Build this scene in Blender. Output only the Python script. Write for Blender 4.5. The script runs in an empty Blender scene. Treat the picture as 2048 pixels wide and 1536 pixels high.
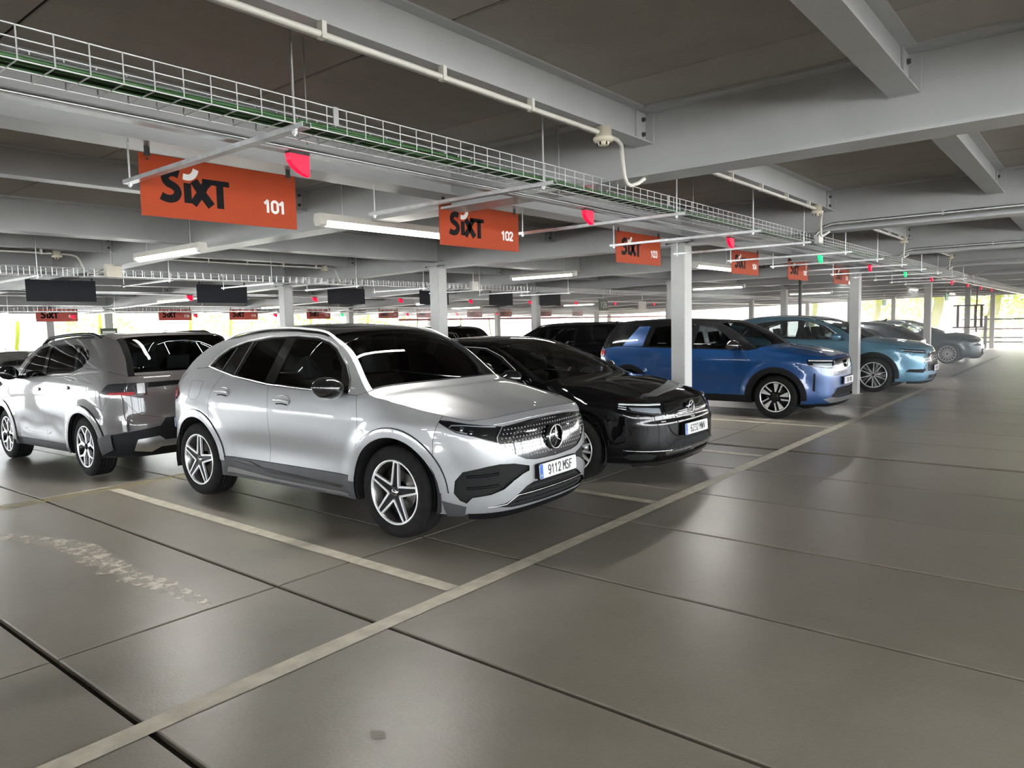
import bpy, bmesh, math, random
import numpy as np
from mathutils import Vector, Matrix
from mathutils.geometry import delaunay_2d_cdt

random.seed(7)
SC = bpy.context.scene
COL = SC.collection
PI = math.pi

# ------------------------------------------------------------------ camera
EYE = 1.62
def make_camera():
    yaw, pitch, roll = math.radians(39.236), math.radians(-4.736), math.radians(-1.32)
    f = Vector((math.cos(yaw)*math.cos(pitch), math.sin(yaw)*math.cos(pitch), math.sin(pitch)))
    r = f.cross(Vector((0, 0, 1))).normalized(); u = r.cross(f)
    r2 = r*math.cos(roll)+u*math.sin(roll); u2 = -r*math.sin(roll)+u*math.cos(roll)
    cd = bpy.data.cameras.new('camera'); co = bpy.data.objects.new('camera', cd); COL.objects.link(co)
    m = Matrix((r2, u2, -f)).transposed().to_4x4(); m.translation = Vector((0, 0, EYE))
    co.matrix_world = m
    cd.sensor_width = 36; cd.lens = 1448.9/2048*36; cd.clip_start = .05; cd.clip_end = 600
    SC.camera = co
make_camera()

# ------------------------------------------------------------------ world, sun, exposure
SC.view_settings.view_transform = 'Standard'
SC.view_settings.look = 'None'
SC.view_settings.gamma = 1.0
SC.view_settings.use_curve_mapping = False
SC.view_settings.exposure = 0.45
w = bpy.data.worlds.new('sky'); SC.world = w; w.use_nodes = True
nt = w.node_tree; nt.nodes.clear()
wo = nt.nodes.new('ShaderNodeOutputWorld'); bg = nt.nodes.new('ShaderNodeBackground')
SKY_STRENGTH = 13.0
bg.inputs[0].default_value = (0.90, 0.95, 1.0, 1); bg.inputs[1].default_value = SKY_STRENGTH
nt.links.new(bg.outputs[0], wo.inputs[0])
sun_d = bpy.data.lights.new('sun', 'SUN'); sun_d.energy = 26; sun_d.angle = math.radians(1.5); sun_d.color = (1, .93, .82)
sun = bpy.data.objects.new('sun', sun_d); COL.objects.link(sun)
sun.rotation_euler = Vector((-.85, .16, -.36)).to_track_quat('-Z', 'Y').to_euler()
SC.cycles.max_bounces = 7; SC.cycles.diffuse_bounces = 4; SC.cycles.glossy_bounces = 4
SC.cycles.transmission_bounces = 4; SC.cycles.transparent_max_bounces = 12
SC.cycles.sample_clamp_indirect = 6.0
SC.cycles.use_denoising = True
SC.cycles.volume_bounces = 0
SC.cycles.caustics_reflective = False; SC.cycles.caustics_refractive = False
SC.cycles.use_adaptive_sampling = True; SC.cycles.adaptive_threshold = 0.02
LAMP_W = 36.0

# ------------------------------------------------------------------ helpers
def tag(o, label=None, cat=None, group=None, kind=None):
    if label: o['label'] = label
    if cat: o['category'] = cat
    if group: o['group'] = group
    if kind: o['kind'] = kind
    return o

ORD = ['first', 'second', 'third', 'fourth', 'fifth', 'sixth', 'seventh', 'eighth', 'ninth', 'tenth', 'eleventh', 'twelfth']
def empty(name, loc=(0, 0, 0), rz=0, parent=None):
    o = bpy.data.objects.new(name, None); COL.objects.link(o); o.empty_display_size = .1
    o.location = loc; o.rotation_euler = (0, 0, rz)
    if parent: o.parent = parent
    return o

def link(name, me, parent=None, loc=None, rot=None, mat=None):
    o = bpy.data.objects.new(name, me); COL.objects.link(o)
    if mat is not None and not me.materials: me.materials.append(mat)
    if parent: o.parent = parent
    if loc is not None: o.location = loc
    if rot is not None: o.rotation_euler = rot
    return o

def copy_tree(o, parent=None):
    c = o.copy(); COL.objects.link(c)
    if parent: c.parent = parent
    for ch in o.children: copy_tree(ch, c)
    return c

class MB:
    """collects simple solids into one mesh"""
    def __init__(s): s.v = []; s.f = []; s.sm = []
    def add(s, vs, fs, smooth=False):
        n = len(s.v); s.v += [tuple(v) for v in vs]; s.f += [tuple(i+n for i in f) for f in fs]; s.sm += [smooth]*len(fs)
    def box(s, x0, x1, y0, y1, z0, z1):
        s.add([(x0,y0,z0),(x1,y0,z0),(x1,y1,z0),(x0,y1,z0),(x0,y0,z1),(x1,y0,z1),(x1,y1,z1),(x0,y1,z1)],
              [(0,3,2,1),(4,5,6,7),(0,1,5,4),(1,2,6,5),(2,3,7,6),(3,0,4,7)])
        return s
    def prism(s, poly, axis, a, b):
        """poly of 2D points (ccw) extruded along axis 'x','y','z' from a to b"""
        n = len(poly)
        def P(p, t):
            return {'x': (t, p[0], p[1]), 'y': (p[0], t, p[1]), 'z': (p[0], p[1], t)}[axis]
        vs = [P(p, a) for p in poly]+[P(p, b) for p in poly]
        fs = [tuple(range(n))[::-1], tuple(range(n, 2*n))]+[(i, (i+1) % n, n+(i+1) % n, n+i) for i in range(n)]
        s.add(vs, fs); return s
    def tube(s, pts, r, n=8, smooth=True, closed=False):
        pts = [Vector(p) for p in pts]; m = len(pts); rings = []
        up = None
        for i, p in enumerate(pts):
            a = pts[(i-1) % m] if (i > 0 or closed) else p
            b = pts[(i+1) % m] if (i < m-1 or closed) else p
            t = (b-a).normalized()
            if up is None: up = Vector((0, 0, 1)) if abs(t.z) < .9 else Vector((0, 1, 0))
            x = t.cross(up).normalized(); up = x.cross(t).normalized()
            rr = r[i] if isinstance(r, (list, tuple)) else r
            rings.append([p+(x*math.cos(2*PI*k/n)+up*math.sin(2*PI*k/n))*rr for k in range(n)])
        vs = [v for q in rings for v in q]; fs = []
        for i in range(m if closed else m-1):
            j = (i+1) % m
            for k in range(n):
                fs.append((i*n+k, i*n+(k+1) % n, j*n+(k+1) % n, j*n+k))
        s.add(vs, fs, smooth)
        if not closed: s.add(rings[0], [tuple(range(n))[::-1]]); s.add(rings[-1], [tuple(range(n))])
        return s
    def lathe(s, prof, axis='x', n=32, c=(0, 0, 0), smooth=True):
        """prof: list of (along, radius) around an axis"""
        vs = []; fs = []; m = len(prof)
        for k in range(n):
            a = 2*PI*k/n; ca, sa = math.cos(a), math.sin(a)
            for (t, r) in prof:
                if axis == 'x': vs.append((c[0]+t, c[1]+r*ca, c[2]+r*sa))
                elif axis == 'y': vs.append((c[0]+r*sa, c[1]+t, c[2]+r*ca))
                else: vs.append((c[0]+r*ca, c[1]+r*sa, c[2]+t))
        for k in range(n):
            for i in range(m-1):
                a = k*m+i; b = ((k+1) % n)*m+i
                fs.append((a, b, b+1, a+1))
        s.add(vs, fs, smooth); return s
    def mesh(s, name):
        me = bpy.data.meshes.new(name); me.from_pydata(s.v, [], s.f)
        me.polygons.foreach_set('use_smooth', s.sm); me.update(); return me
    def build(s, name, mat, parent=None, loc=None, rot=None):
        return link(name, s.mesh(name), parent, loc, rot, mat)

# ------------------------------------------------------------------ materials
def mat(name, col, rough=.5, metal=0, coat=0, coat_rough=.03, var=0, vscale=8, bump=0, bscale=60, emit=None, es=1, spec=None, coord='Object'):
    m = bpy.data.materials.new(name); m.use_nodes = True; t = m.node_tree
    p = t.nodes['Principled BSDF']
    p.inputs['Base Color'].default_value = (*col, 1); p.inputs['Roughness'].default_value = rough
    p.inputs['Metallic'].default_value = metal
    if coat: p.inputs['Coat Weight'].default_value = coat; p.inputs['Coat Roughness'].default_value = coat_rough
    if spec is not None: p.inputs['Specular IOR Level'].default_value = spec
    tc = t.nodes.new('ShaderNodeTexCoord')
    nz = t.nodes.new('ShaderNodeTexNoise'); nz.inputs['Scale'].default_value = vscale; nz.inputs['Detail'].default_value = 5
    t.links.new(tc.outputs[coord], nz.inputs['Vector'])
    mr = t.nodes.new('ShaderNodeMapRange'); mr.inputs['From Min'].default_value = .3; mr.inputs['From Max'].default_value = .7
    v = var or .04
    mr.inputs['To Min'].default_value = 1-v; mr.inputs['To Max'].default_value = 1+v
    t.links.new(nz.outputs['Fac'], mr.inputs['Value'])
    mx = t.nodes.new('ShaderNodeVectorMath'); mx.operation = 'SCALE'
    mx.inputs[0].default_value = col; t.links.new(mr.outputs[0], mx.inputs['Scale'])
    t.links.new(mx.outputs[0], p.inputs['Base Color'])
    if bump:
        n2 = t.nodes.new('ShaderNodeTexNoise'); n2.inputs['Scale'].default_value = bscale; n2.inputs['Detail'].default_value = 4
        t.links.new(tc.outputs[coord], n2.inputs['Vector'])
        b = t.nodes.new('ShaderNodeBump'); b.inputs['Strength'].default_value = bump; b.inputs['Distance'].default_value = .01
        t.links.new(n2.outputs['Fac'], b.inputs['Height']); t.links.new(b.outputs[0], p.inputs['Normal'])
    if emit:
        p.inputs['Emission Color'].default_value = (*emit, 1); p.inputs['Emission Strength'].default_value = es
    return m

def glass_mat(name, tint, rough=0.0):
    m = bpy.data.materials.new(name); m.use_nodes = True; t = m.node_tree; t.nodes.clear()
    o = t.nodes.new('ShaderNodeOutputMaterial'); mx = t.nodes.new('ShaderNodeMixShader')
    tr = t.nodes.new('ShaderNodeBsdfTransparent'); tr.inputs[0].default_value = (*tint, 1)
    gl = t.nodes.new('ShaderNodeBsdfGlossy'); gl.inputs['Roughness'].default_value = rough
    fr = t.nodes.new('ShaderNodeFresnel'); fr.inputs[0].default_value = 1.52
    t.links.new(fr.outputs[0], mx.inputs[0]); t.links.new(tr.outputs[0], mx.inputs[1]); t.links.new(gl.outputs[0], mx.inputs[2])
    t.links.new(mx.outputs[0], o.inputs[0]); return m

M = {}
M['paint_grey'] = mat('beam_paint', (.45, .458, .462), .34, var=.05, vscale=3, bump=.05, bscale=30)
M['column'] = mat('column_paint', (.53, .53, .515), .45, var=.05, vscale=5, bump=.25, bscale=45)
M['galv'] = mat('galvanised', (.62, .63, .63), .32, .9, var=.12, vscale=20)
M['wire'] = mat('galvanised_wire', (.72, .73, .73), .3, .8)
M['white_plastic'] = mat('white_plastic', (.78, .76, .70), .4)
M['cream'] = mat('cream_plastic', (.80, .74, .60), .4)
M['tube'] = mat('lit_tube', (1, 1, 1), .5, emit=(1, .97, .9), es=6)
M['orange'] = mat('sign_orange', (.36, .042, .005), .55, spec=.25, var=.03)
M['logo_black'] = mat('logo_black', (.006, .006, .007), .6, spec=.1)
M['white'] = mat('print_white', (.85, .85, .83), .5)
M['sign_back'] = mat('sign_back', (.008, .009, .014), .5, spec=.2)
M['bolt'] = mat('bolt_dark', (.10, .10, .10), .5, .6)
M['strap'] = mat('strap_black', (.012, .012, .012), .5)
M['red_light'] = mat('red_light', (.4, .0, .015), .5, emit=(1, .0, .035), es=1.2)
M['green_light'] = mat('green_light', (.01, .7, .2), .3, emit=(0, .85, .18), es=1.1)
M['green_cable'] = mat('green_cable', (.03, .10, .025), .5, var=.2, vscale=30)
M['grey_cable'] = mat('grey_cable', (.10, .11, .10), .5, var=.2)
M['tyre'] = mat('tyre_rubber', (.013, .0125, .012), .8, spec=.12, var=.3, vscale=14, bump=.3, bscale=90)
M['black_gloss'] = mat('black_gloss', (.008, .008, .009), .08, coat=1)
M['black_plastic'] = mat('black_plastic', (.007, .007, .008), .55, spec=.15, var=.1)
M['grey_plastic'] = mat('grey_plastic', (.050, .051, .053), .5, spec=.3, var=.08)
M['liner'] = mat('liner', (.006, .006, .006), .9)
M['chrome'] = mat('chrome', (.85, .85, .85), .09, 1)
M['alu'] = mat('machined_alloy', (.82, .82, .82), .3, .6)
M['rim_black'] = mat('rim_black', (.006, .006, .007), .25, spec=.3)
M['rim_grey'] = mat('rim_grey', (.30, .30, .30), .3, .8)
M['disc'] = mat('brake_disc', (.30, .29, .28), .35, 1)
M['lamp_red'] = mat('tail_lamp_red', (.33, .008, .012), .12, coat=1)
M['lamp_dark'] = mat('lamp_dark', (.02, .022, .025), .12, coat=1)
M['lamp_white'] = mat('lamp_white', (.75, .77, .8), .2, coat=1)
M['reflector'] = mat('lamp_reflector', (.75, .76, .78), .12, 1)
M['glass_dark'] = glass_mat('privacy_glass', (.05, .055, .06))
M['glass_mid'] = glass_mat('side_glass', (.42, .46, .46))
M['glass_wind'] = glass_mat('windscreen', (.66, .70, .69))
M['lens'] = glass_mat('lamp_lens', (.75, .78, .8))
M['seat'] = mat('seat_fabric', (.10, .10, .10), .8)
M['dash'] = mat('dash', (.035, .035, .034), .6)
M['plate'] = mat('plate_white', (.78, .78, .75), .35)
M['plate_blue'] = mat('plate_blue', (.03, .13, .55), .35)
M['plate_text'] = mat('plate_text', (.02, .02, .02), .4)
def paint(name, col, metal=.6, rough=.32, spec=None):
    return mat(name, col, rough, metal, coat=1, coat_rough=.02, var=.01, spec=spec)
M['silver'] = paint('paint_silver', (.32, .325, .33), .4, .42)
M['black_paint'] = paint('paint_black', (.003, .003, .0035), .0, .5, 0.0)
M['blue_paint'] = paint('paint_blue', (.002, .045, .16), .3, .35)
M['lightblue_paint'] = paint('paint_light_blue', (.10, .26, .37), .35, .35)
M['teal_paint'] = paint('paint_teal', (.025, .05, .06), .4, .35)
M['dark_paint'] = paint('paint_dark', (.03, .035, .045), .4, .3)
M['bronze_paint'] = paint('paint_bronze', (.065, .058, .056), .15, .5)
M['navy_paint'] = paint('paint_navy', (.02, .06, .16), .5, .3)

# ------------------------------------------------------------------ the garage shell
def slope(y):            # the decks fall gently away beyond the first double row
    return -0.022*max(0.0, y-8.15)

def concrete(name, c1, c2, rough, bumps=.15, stain=1.0, coat=0.0):
    m = bpy.data.materials.new(name); m.use_nodes = True; t = m.node_tree; p = t.nodes['Principled BSDF']
    tc = t.nodes.new('ShaderNodeNewGeometry')
    def noise(s, d=6, rgh=.6, dist=0, vec=None):
        n = t.nodes.new('ShaderNodeTexNoise'); n.inputs['Scale'].default_value = s; n.inputs['Detail'].default_value = d
        n.inputs['Roughness'].default_value = rgh; n.inputs['Distortion'].default_value = dist
        t.links.new(vec or tc.outputs['Position'], n.inputs['Vector']); return n
    big = noise(.55, 4, .55, .6); mid = noise(3.2, 7, .65, .3); fine = noise(60, 3, .6)
    r = t.nodes.new('ShaderNodeValToRGB'); r.color_ramp.elements[0].position = .30; r.color_ramp.elements[1].position = .72
    r.color_ramp.elements[0].color = (*c1, 1); r.color_ramp.elements[1].color = (*c2, 1)
    ad = t.nodes.new('ShaderNodeMath'); ad.operation = 'MULTIPLY_ADD'; ad.inputs[1].default_value = .55
    t.links.new(big.outputs['Fac'], ad.inputs[0])
    m2 = t.nodes.new('ShaderNodeMath'); m2.operation = 'MULTIPLY'; m2.inputs[1].default_value = .45
    t.links.new(mid.outputs['Fac'], m2.inputs[0]); t.links.new(m2.outputs[0], ad.inputs[2])
    t.links.new(ad.outputs[0], r.inputs[0])
    # per-panel tone
    oi = t.nodes.new('ShaderNodeObjectInfo'); mr = t.nodes.new('ShaderNodeMapRange')
    mr.inputs['To Min'].default_value = .93; mr.inputs['To Max'].default_value = 1.07
    t.links.new(oi.outputs['Random'], mr.inputs['Value'])
    f2 = t.nodes.new('ShaderNodeMapRange'); f2.inputs['From Min'].default_value = .3; f2.inputs['From Max'].default_value = .7
    f2.inputs['To Min'].default_value = .95; f2.inputs['To Max'].default_value = 1.05
    t.links.new(fine.outputs['Fac'], f2.inputs['Value'])
    mm = t.nodes.new('ShaderNodeMath'); mm.operation = 'MULTIPLY'
    t.links.new(mr.outputs[0], mm.inputs[0]); t.links.new(f2.outputs[0], mm.inputs[1])
    vm = t.nodes.new('ShaderNodeVectorMath'); vm.operation = 'SCALE'
    t.links.new(r.outputs[0], vm.inputs[0]); t.links.new(mm.outputs[0], vm.inputs['Scale'])
    t.links.new(vm.outputs[0], p.inputs['Base Color'])
    rr = t.nodes.new('ShaderNodeMapRange'); rr.inputs['From Min'].default_value = .3; rr.inputs['From Max'].default_value = .7
    rr.inputs['To Min'].default_value = rough-.035; rr.inputs['To Max'].default_value = rough+.035
    t.links.new(mid.outputs['Fac'], rr.inputs['Value']); t.links.new(rr.outputs[0], p.inputs['Roughness'])
    b = t.nodes.new('ShaderNodeBump'); b.inputs['Strength'].default_value = bumps; b.inputs['Distance'].default_value = .004
    sm = t.nodes.new('ShaderNodeMath'); sm.operation = 'ADD'
    t.links.new(mid.outputs['Fac'], sm.inputs[0]); t.links.new(fine.outputs['Fac'], sm.inputs[1])
    t.links.new(sm.outputs[0], b.inputs['Height']); t.links.new(b.outputs[0], p.inputs['Normal'])
    return m
M['floor'] = concrete('floor_concrete', (.225, .202, .165), (.325, .298, .25), .34, .25)
M['soffit'] = concrete('soffit_concrete', (.33, .31, .285), (.45, .425, .395), .75, .3)
M['joint'] = mat('joint_dirt', (.03, .024, .017), .95, var=.4, vscale=25, coord='Generated')
M['road_paint'] = mat('line_paint', (.62, .575, .46), .55, var=.16, vscale=9, bump=.2, bscale=60)
M['yellow_paint'] = mat('yellow_paint', (.45, .38, .16), .55, var=.25, vscale=9)

X_MIN, X_MAX, Y_MIN, Y_MAX = -28.0, 45.0, -13.0, 29.0
floor_z = lambda y: slope(y)

def build_floor():
    fl = empty('floor'); tag(fl, kind='structure')
    base = MB()
    ys = [Y_MIN, 8.15, Y_MAX]
    for a, b in zip(ys[:-1], ys[1:]):
        za, zb = slope(a), slope(b)
        base.add([(X_MIN,a,za-.5),(X_MAX,a,za-.5),(X_MAX,b,zb-.5),(X_MIN,b,zb-.5),(X_MIN,a,za-.028),(X_MAX,a,za-.028),(X_MAX,b,zb-.028),(X_MIN,b,zb-.028)],
                 [(0,3,2,1),(4,5,6,7),(0,1,5,4),(1,2,6,5),(2,3,7,6),(3,0,4,7)])
    base.build('sub_base', M['joint'], fl)
    # panel edges along the row, as seen
    xs = [-1.29, -.02, 1.24, 2.50, 3.79, 5.05, 6.27, 7.53, 8.86]
    x = 8.95; wide = {8.86}
    while x < X_MAX-1.3: xs.append(x) if x > 8.95 else xs.append(8.95); x += 1.262
    xs = sorted(set(xs)); xs = [-1.29-1.262*k for k in range(20, 0, -1)]+xs+[X_MAX]
    rows = [(Y_MIN, -4.1), (-4.1, 4.0), (4.0, 8.12), (8.12, 12.3), (12.3, 20.5), (20.5, Y_MAX)]
    cache = {}
    for i in range(len(xs)-1):
        w = xs[i+1]-xs[i]
        if w < .3: continue
        for (a, b) in rows:
            g = .007 if abs(w-1.26) < .1 else .012
            gx0 = xs[i]+(.017 if abs(xs[i]-1.24) < .01 else .013 if i % 2 else .009); gx1 = xs[i+1]-(.017 if abs(xs[i+1]-1.24) < .01 else .010)
            ch = .006
            za, zb = slope(a), slope(b)
            mb = MB()
            x0, x1, y0, y1 = 0, gx1-gx0, 0, b-a-.014
            mb.add([(x0,y0,-.12),(x1,y0,-.12),(x1,y1,-.12),(x0,y1,-.12),
                    (x0,y0,-ch),(x1,y0,-ch),(x1,y1,-ch),(x0,y1,-ch),
                    (x0+ch,y0+ch,0),(x1-ch,y0+ch,0),(x1-ch,y1-ch,0),(x0+ch,y1-ch,0)],
                   [(0,1,5,4),(1,2,6,5),(2,3,7,6),(3,0,4,7),(4,5,9,8),(5,6,10,9),(6,7,11,10),(7,4,8,11),(8,9,10,11)])
            key = (round(x1, 3), round(y1, 2))
            if key not in cache: cache[key] = mb.mesh('floor_panel')
            o = link('floor_panel', cache[key], fl, (gx0, a+.007, za), None, M['floor'])
            if zb != za: o.rotation_euler = (math.atan2(zb-za, b-a), 0, 0)
    return fl
FLOOR = build_floor()

def strip(name, x0, x1, y0, y1, m, parent=None, lift=.003):
    # thin painted film with its own ragged thickness, laid on the deck
    mb = MB(); n = max(2, int(max(x1-x0, y1-y0)/.35)); vs = []; fs = []
    along_x = (x1-x0) > (y1-y0)
    for i in range(n+1):
        t = i/n; j1, j2 = random.uniform(-.004, .004), random.uniform(-.004, .004)
        if along_x:
            x = x0+(x1-x0)*t; a, b = (x, y0+j1), (x, y1+j2)
        else:
            y = y0+(y1-y0)*t; a, b = (x1+j1, y), (x0+j2, y)
        for q in (a, b): vs.append((q[0], q[1], slope(q[1])+lift))
    for i in range(n): fs.append((2*i, 2*i+2, 2*i+3, 2*i+1))
    mb.add(vs, fs); return mb.build(name, m, parent)

marks = empty('lane_marking'); tag(marks, 'long pale painted line along the front of the parking bays', 'line')
strip('line', -6, 18.1, 2.93, 3.05, M['road_paint'], marks)
M['road_dark'] = mat('line_dark', (.10, .10, .10), .5, var=.2)
strip('line', 21.5, 33.0, 2.93, 3.06, M['road_dark'], marks)
bay_x = [.45, 3.12, 5.72, 8.38, 11.12, 13.85, 16.55, 19.2]
bl = ['left of the silver car, running back from the front line', 'between the silver and the black car']
labels = ['leftmost short bay line at the edge of the frame', 'bay line beside the silver car, bare concrete on its left',
          'bay line between the silver car and the black car', 'bay line just right of the black car',
          'bay line just left of the blue car', 'bay line just right of the blue car',
          'bay line left of the pale blue car', 'bay line right of the pale blue car']
for x, lb in zip(bay_x, labels):
    o = strip('bay_line', x-.055, x+.055, 3.06, 7.92, M['road_paint']); tag(o, lb, 'line', 'bay lines on the deck')
o = strip('bay_end_line', -6, 20, 7.93, 7.965, M['yellow_paint']); tag(o, 'thin yellow line closing the bays at the back, nearer of the pair', 'line', 'yellow bay end lines')
o = strip('bay_end_line', -6, 20, 8.03, 8.065, M['yellow_paint']); tag(o, 'thin yellow line closing the bays at the back, farther of the pair', 'line', 'yellow bay end lines')

# pale residue where a puddle dried
def residue(name, pts, w, label):
    m = bpy.data.materials.new('residue'); m.use_nodes = True; t = m.node_tree; p = t.nodes['Principled BSDF']
    p.inputs['Base Color'].default_value = (.85, .79, .68, 1); p.inputs['Roughness'].default_value = .45
    g = t.nodes.new('ShaderNodeNewGeometry'); n = t.nodes.new('ShaderNodeTexNoise'); n.inputs['Scale'].default_value = 9; n.inputs['Detail'].default_value = 9; n.inputs['Roughness'].default_value = .75
    t.links.new(g.outputs['Position'], n.inputs['Vector']); r = t.nodes.new('ShaderNodeValToRGB')
    r.color_ramp.elements[0].position = .42; r.color_ramp.elements[0].color = (0, 0, 0, 1)
    r.color_ramp.elements[1].position = .56; r.color_ramp.elements[1].color = (.75, .75, .75, 1)
    t.links.new(n.outputs['Fac'], r.inputs[0]); t.links.new(r.outputs[0], p.inputs['Alpha'])
    mb = MB(); vs = []; rnd = random.Random(3); K = 70
    P = [Vector((*q, 0)) for q in pts]
    out = []
    for i in range(K+1):
        s = i/K*(len(P)-1); k = min(int(s), len(P)-2); f = s-k; c = P[k].lerp(P[k+1], f); d = (P[k+1]-P[k]).normalized(); nn = Vector((-d.y, d.x, 0))
        env = math.sin(PI*min(1, max(0.03, i/K)))**.5
        out.append((c+nn*w*env*rnd.uniform(.45, 1.1), c-nn*w*env*rnd.uniform(.45, 1.1)))
    for a, b in out: vs += [(a.x, a.y, .0025), (b.x, b.y, .0025)]
    mb.add(vs, [(2*i+1, 2*i+3, 2*i+2, 2*i) for i in range(K)])
    o = mb.build(name, m); tag(o, label, 'stain')
RES = [(1.78, 7.1), (1.86, 6.75), (2.02, 6.3), (2.08, 6.0), (2.04, 5.5), (2.02, 5.05), (2.06, 4.7), (2.07, 4.35), (2.09, 4.03)]
residue('dried_puddle_residue', RES, .12, 'pale crusted streak of dried residue on the concrete panel')
mb = MB(); mb.add([(1.748,2.18,.002),(1.784,2.14,.002),(1.817,2.185,.002),(1.78,2.232,.002)], [(0,1,2,3)])
o = mb.build('paint_patch', mat('patch', (.36, .33, .28), .6)); tag(o, 'small square pale patch on the near floor panel', 'patch')

# ceiling: precast slab panels on the steel grid
SOF = 2.935
def build_ceiling():
    ce = empty('ceiling'); tag(ce, kind='structure')
    mb = MB()
    for a, b in ((Y_MIN, 8.15), (8.15, Y_MAX)):
        za, zb = slope(a)+SOF+.012, slope(b)+SOF+.012
        mb.add([(X_MIN,a,za),(X_MAX,a,za),(X_MAX,b,zb),(X_MIN,b,zb),(X_MIN,a,za+.35),(X_MAX,a,za+.35),(X_MAX,b,zb+.35),(X_MIN,b,zb+.35)],
               [(0,3,2,1),(4,5,6,7),(0,1,5,4),(1,2,6,5),(2,3,7,6),(3,0,4,7)])
    mb.build('slab_core', M['liner'], ce)
    xs = [-.04+1.2133*k for k in range(-23, 38)]
    ys = [Y_MIN, -4.1, 4.0, 8.15, 12.3, 20.5, Y_MAX]
    cache = {}
    for i in range(len(xs)-1):
        for a, b in zip(ys[:-1], ys[1:]):
            key = (round(b-a, 2))
            if key not in cache:
                g = .006
                mb = MB(); x0, x1, y0, y1 = g, 1.2133-g, g, b-a-g; c = .006
                mb.add([(x0,y0,c),(x1,y0,c),(x1,y1,c),(x0,y1,c),(x0+c,y0+c,0),(x1-c,y0+c,0),(x1-c,y1-c,0),(x0+c,y1-c,0),(x0,y0,.03),(x1,y0,.03),(x1,y1,.03),(x0,y1,.03)],
                       [(4,7,6,5),(0,4,5,1),(1,5,6,2),(2,6,7,3),(3,7,4,0),(0,1,9,8),(1,2,10,9),(2,3,11,10),(3,0,8,11)])
                cache[key] = mb.mesh('slab_panel')
            o = link('slab_panel', cache[key], ce, (xs[i], a, SOF+slope(a)), None, M['soffit'])
            dz = slope(b)-slope(a)
            if dz: o.rotation_euler = (math.atan2(dz, b-a), 0, 0)
build_ceiling()

def ibeam(mb, a, b, y, z0, z1, fw=.2, ft=.014, wt=.01, axis='x', s0=0, s1=0):
    """I section along an axis from a to b, bottom z0, top z1"""
    poly = [(y-fw/2,z0),(y+fw/2,z0),(y+fw/2,z0+ft),(y+wt/2,z0+ft),(y+wt/2,z1-ft),(y+fw/2,z1-ft),(y+fw/2,z1),(y-fw/2,z1),(y-fw/2,z1-ft),(y-wt/2,z1-ft),(y-wt/2,z0+ft),(y-fw/2,z0+ft)]
    n = len(poly)
    if axis == 'x': vs = [(a, p[0], p[1]+s0) for p in poly]+[(b, p[0], p[1]+s1) for p in poly]
    else: vs = [(p[0], a, p[1]+s0) for p in poly]+[(p[0], b, p[1]+s1) for p in poly]
    fs = [(0,1,2,11),(3,4,9,10),(5,6,7,8),(n+11,n+2,n+1,n),(n+10,n+9,n+4,n+3),(n+8,n+7,n+6,n+5)]+[(i, (i+1) % n, n+(i+1) % n, n+i) for i in range(n)]
    if axis == 'x': fs = [f[::-1] for f in fs]
    mb.add(vs, fs)

def bolts(parent, pts, axis, r=.014, t=.016):
    for p in pts:
        m = MB(); m.lathe([(0, 0), (0, r*1.25), (.004, r*1.25), (.004, r), (t, r), (t, 0)] if axis[1] > 0 else [(0, 0), (0, r*1.25), (-.004, r*1.25), (-.004, r), (-t, r), (-t, 0)], axis[0], 6, p, False)
        m.build('bolt', M['bolt'], parent)

YB = [4.0, 8.15, 12.3, 20.5, 24.65, -4.15, -12.3]        # main beams along the rows
XB = [.2+4*k for k in range(-7, 12)]                       # cross beams
for y in YB:
    mb = MB(); ibeam(mb, X_MIN, X_MAX, y, 2.61+slope(y), SOF+slope(y), .25, .016, .012)
    tag(mb.build('main_beam', M['paint_grey']), kind='structure')
CBZ = 2.515
for x in XB:
    mb = MB()
    for a, b in ((Y_MIN, 8.15), (8.15, Y_MAX)): ibeam(mb, a, b, x, CBZ, SOF, .25, .018, .012, 'y', slope(a), slope(b))
    tag(mb.build('cross_beam', M['paint_grey']), kind='structure')
SECY = [.82, 2.30, -.7, -2.2, 5.95, 10.2, 13.8, 15.4, 17.0, 18.7, 22.5, 26.5]
for y in SECY:
    for i in range(len(XB)-1):
        x0, x1 = XB[i]+.13, XB[i+1]-.007
        if x1 < -3: continue
        o = empty('secondary_beam', (x0, y, SOF+slope(y))); tag(o, kind='structure')
        L = x1-x0; mb = MB(); ibeam(mb, 0, L, 0, -.21, 0, .14, .010, .008); mb.build('beam', M['paint_grey'], o)
        if x1 < 26:
            m2 = MB(); m2.box(L-.012, L+.0, -.075, .075, -.212, -.005); m2.box(L-.12, L-.01, -.018, -.006, -.20, -.01)
            pl = m2.build('end_plate', M['paint_grey'], o)
            if x1 < 13: bolts(pl, [(L-.045, -.018, -.06), (L-.045, -.018, -.15)], ('y', -1), .013)

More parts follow.
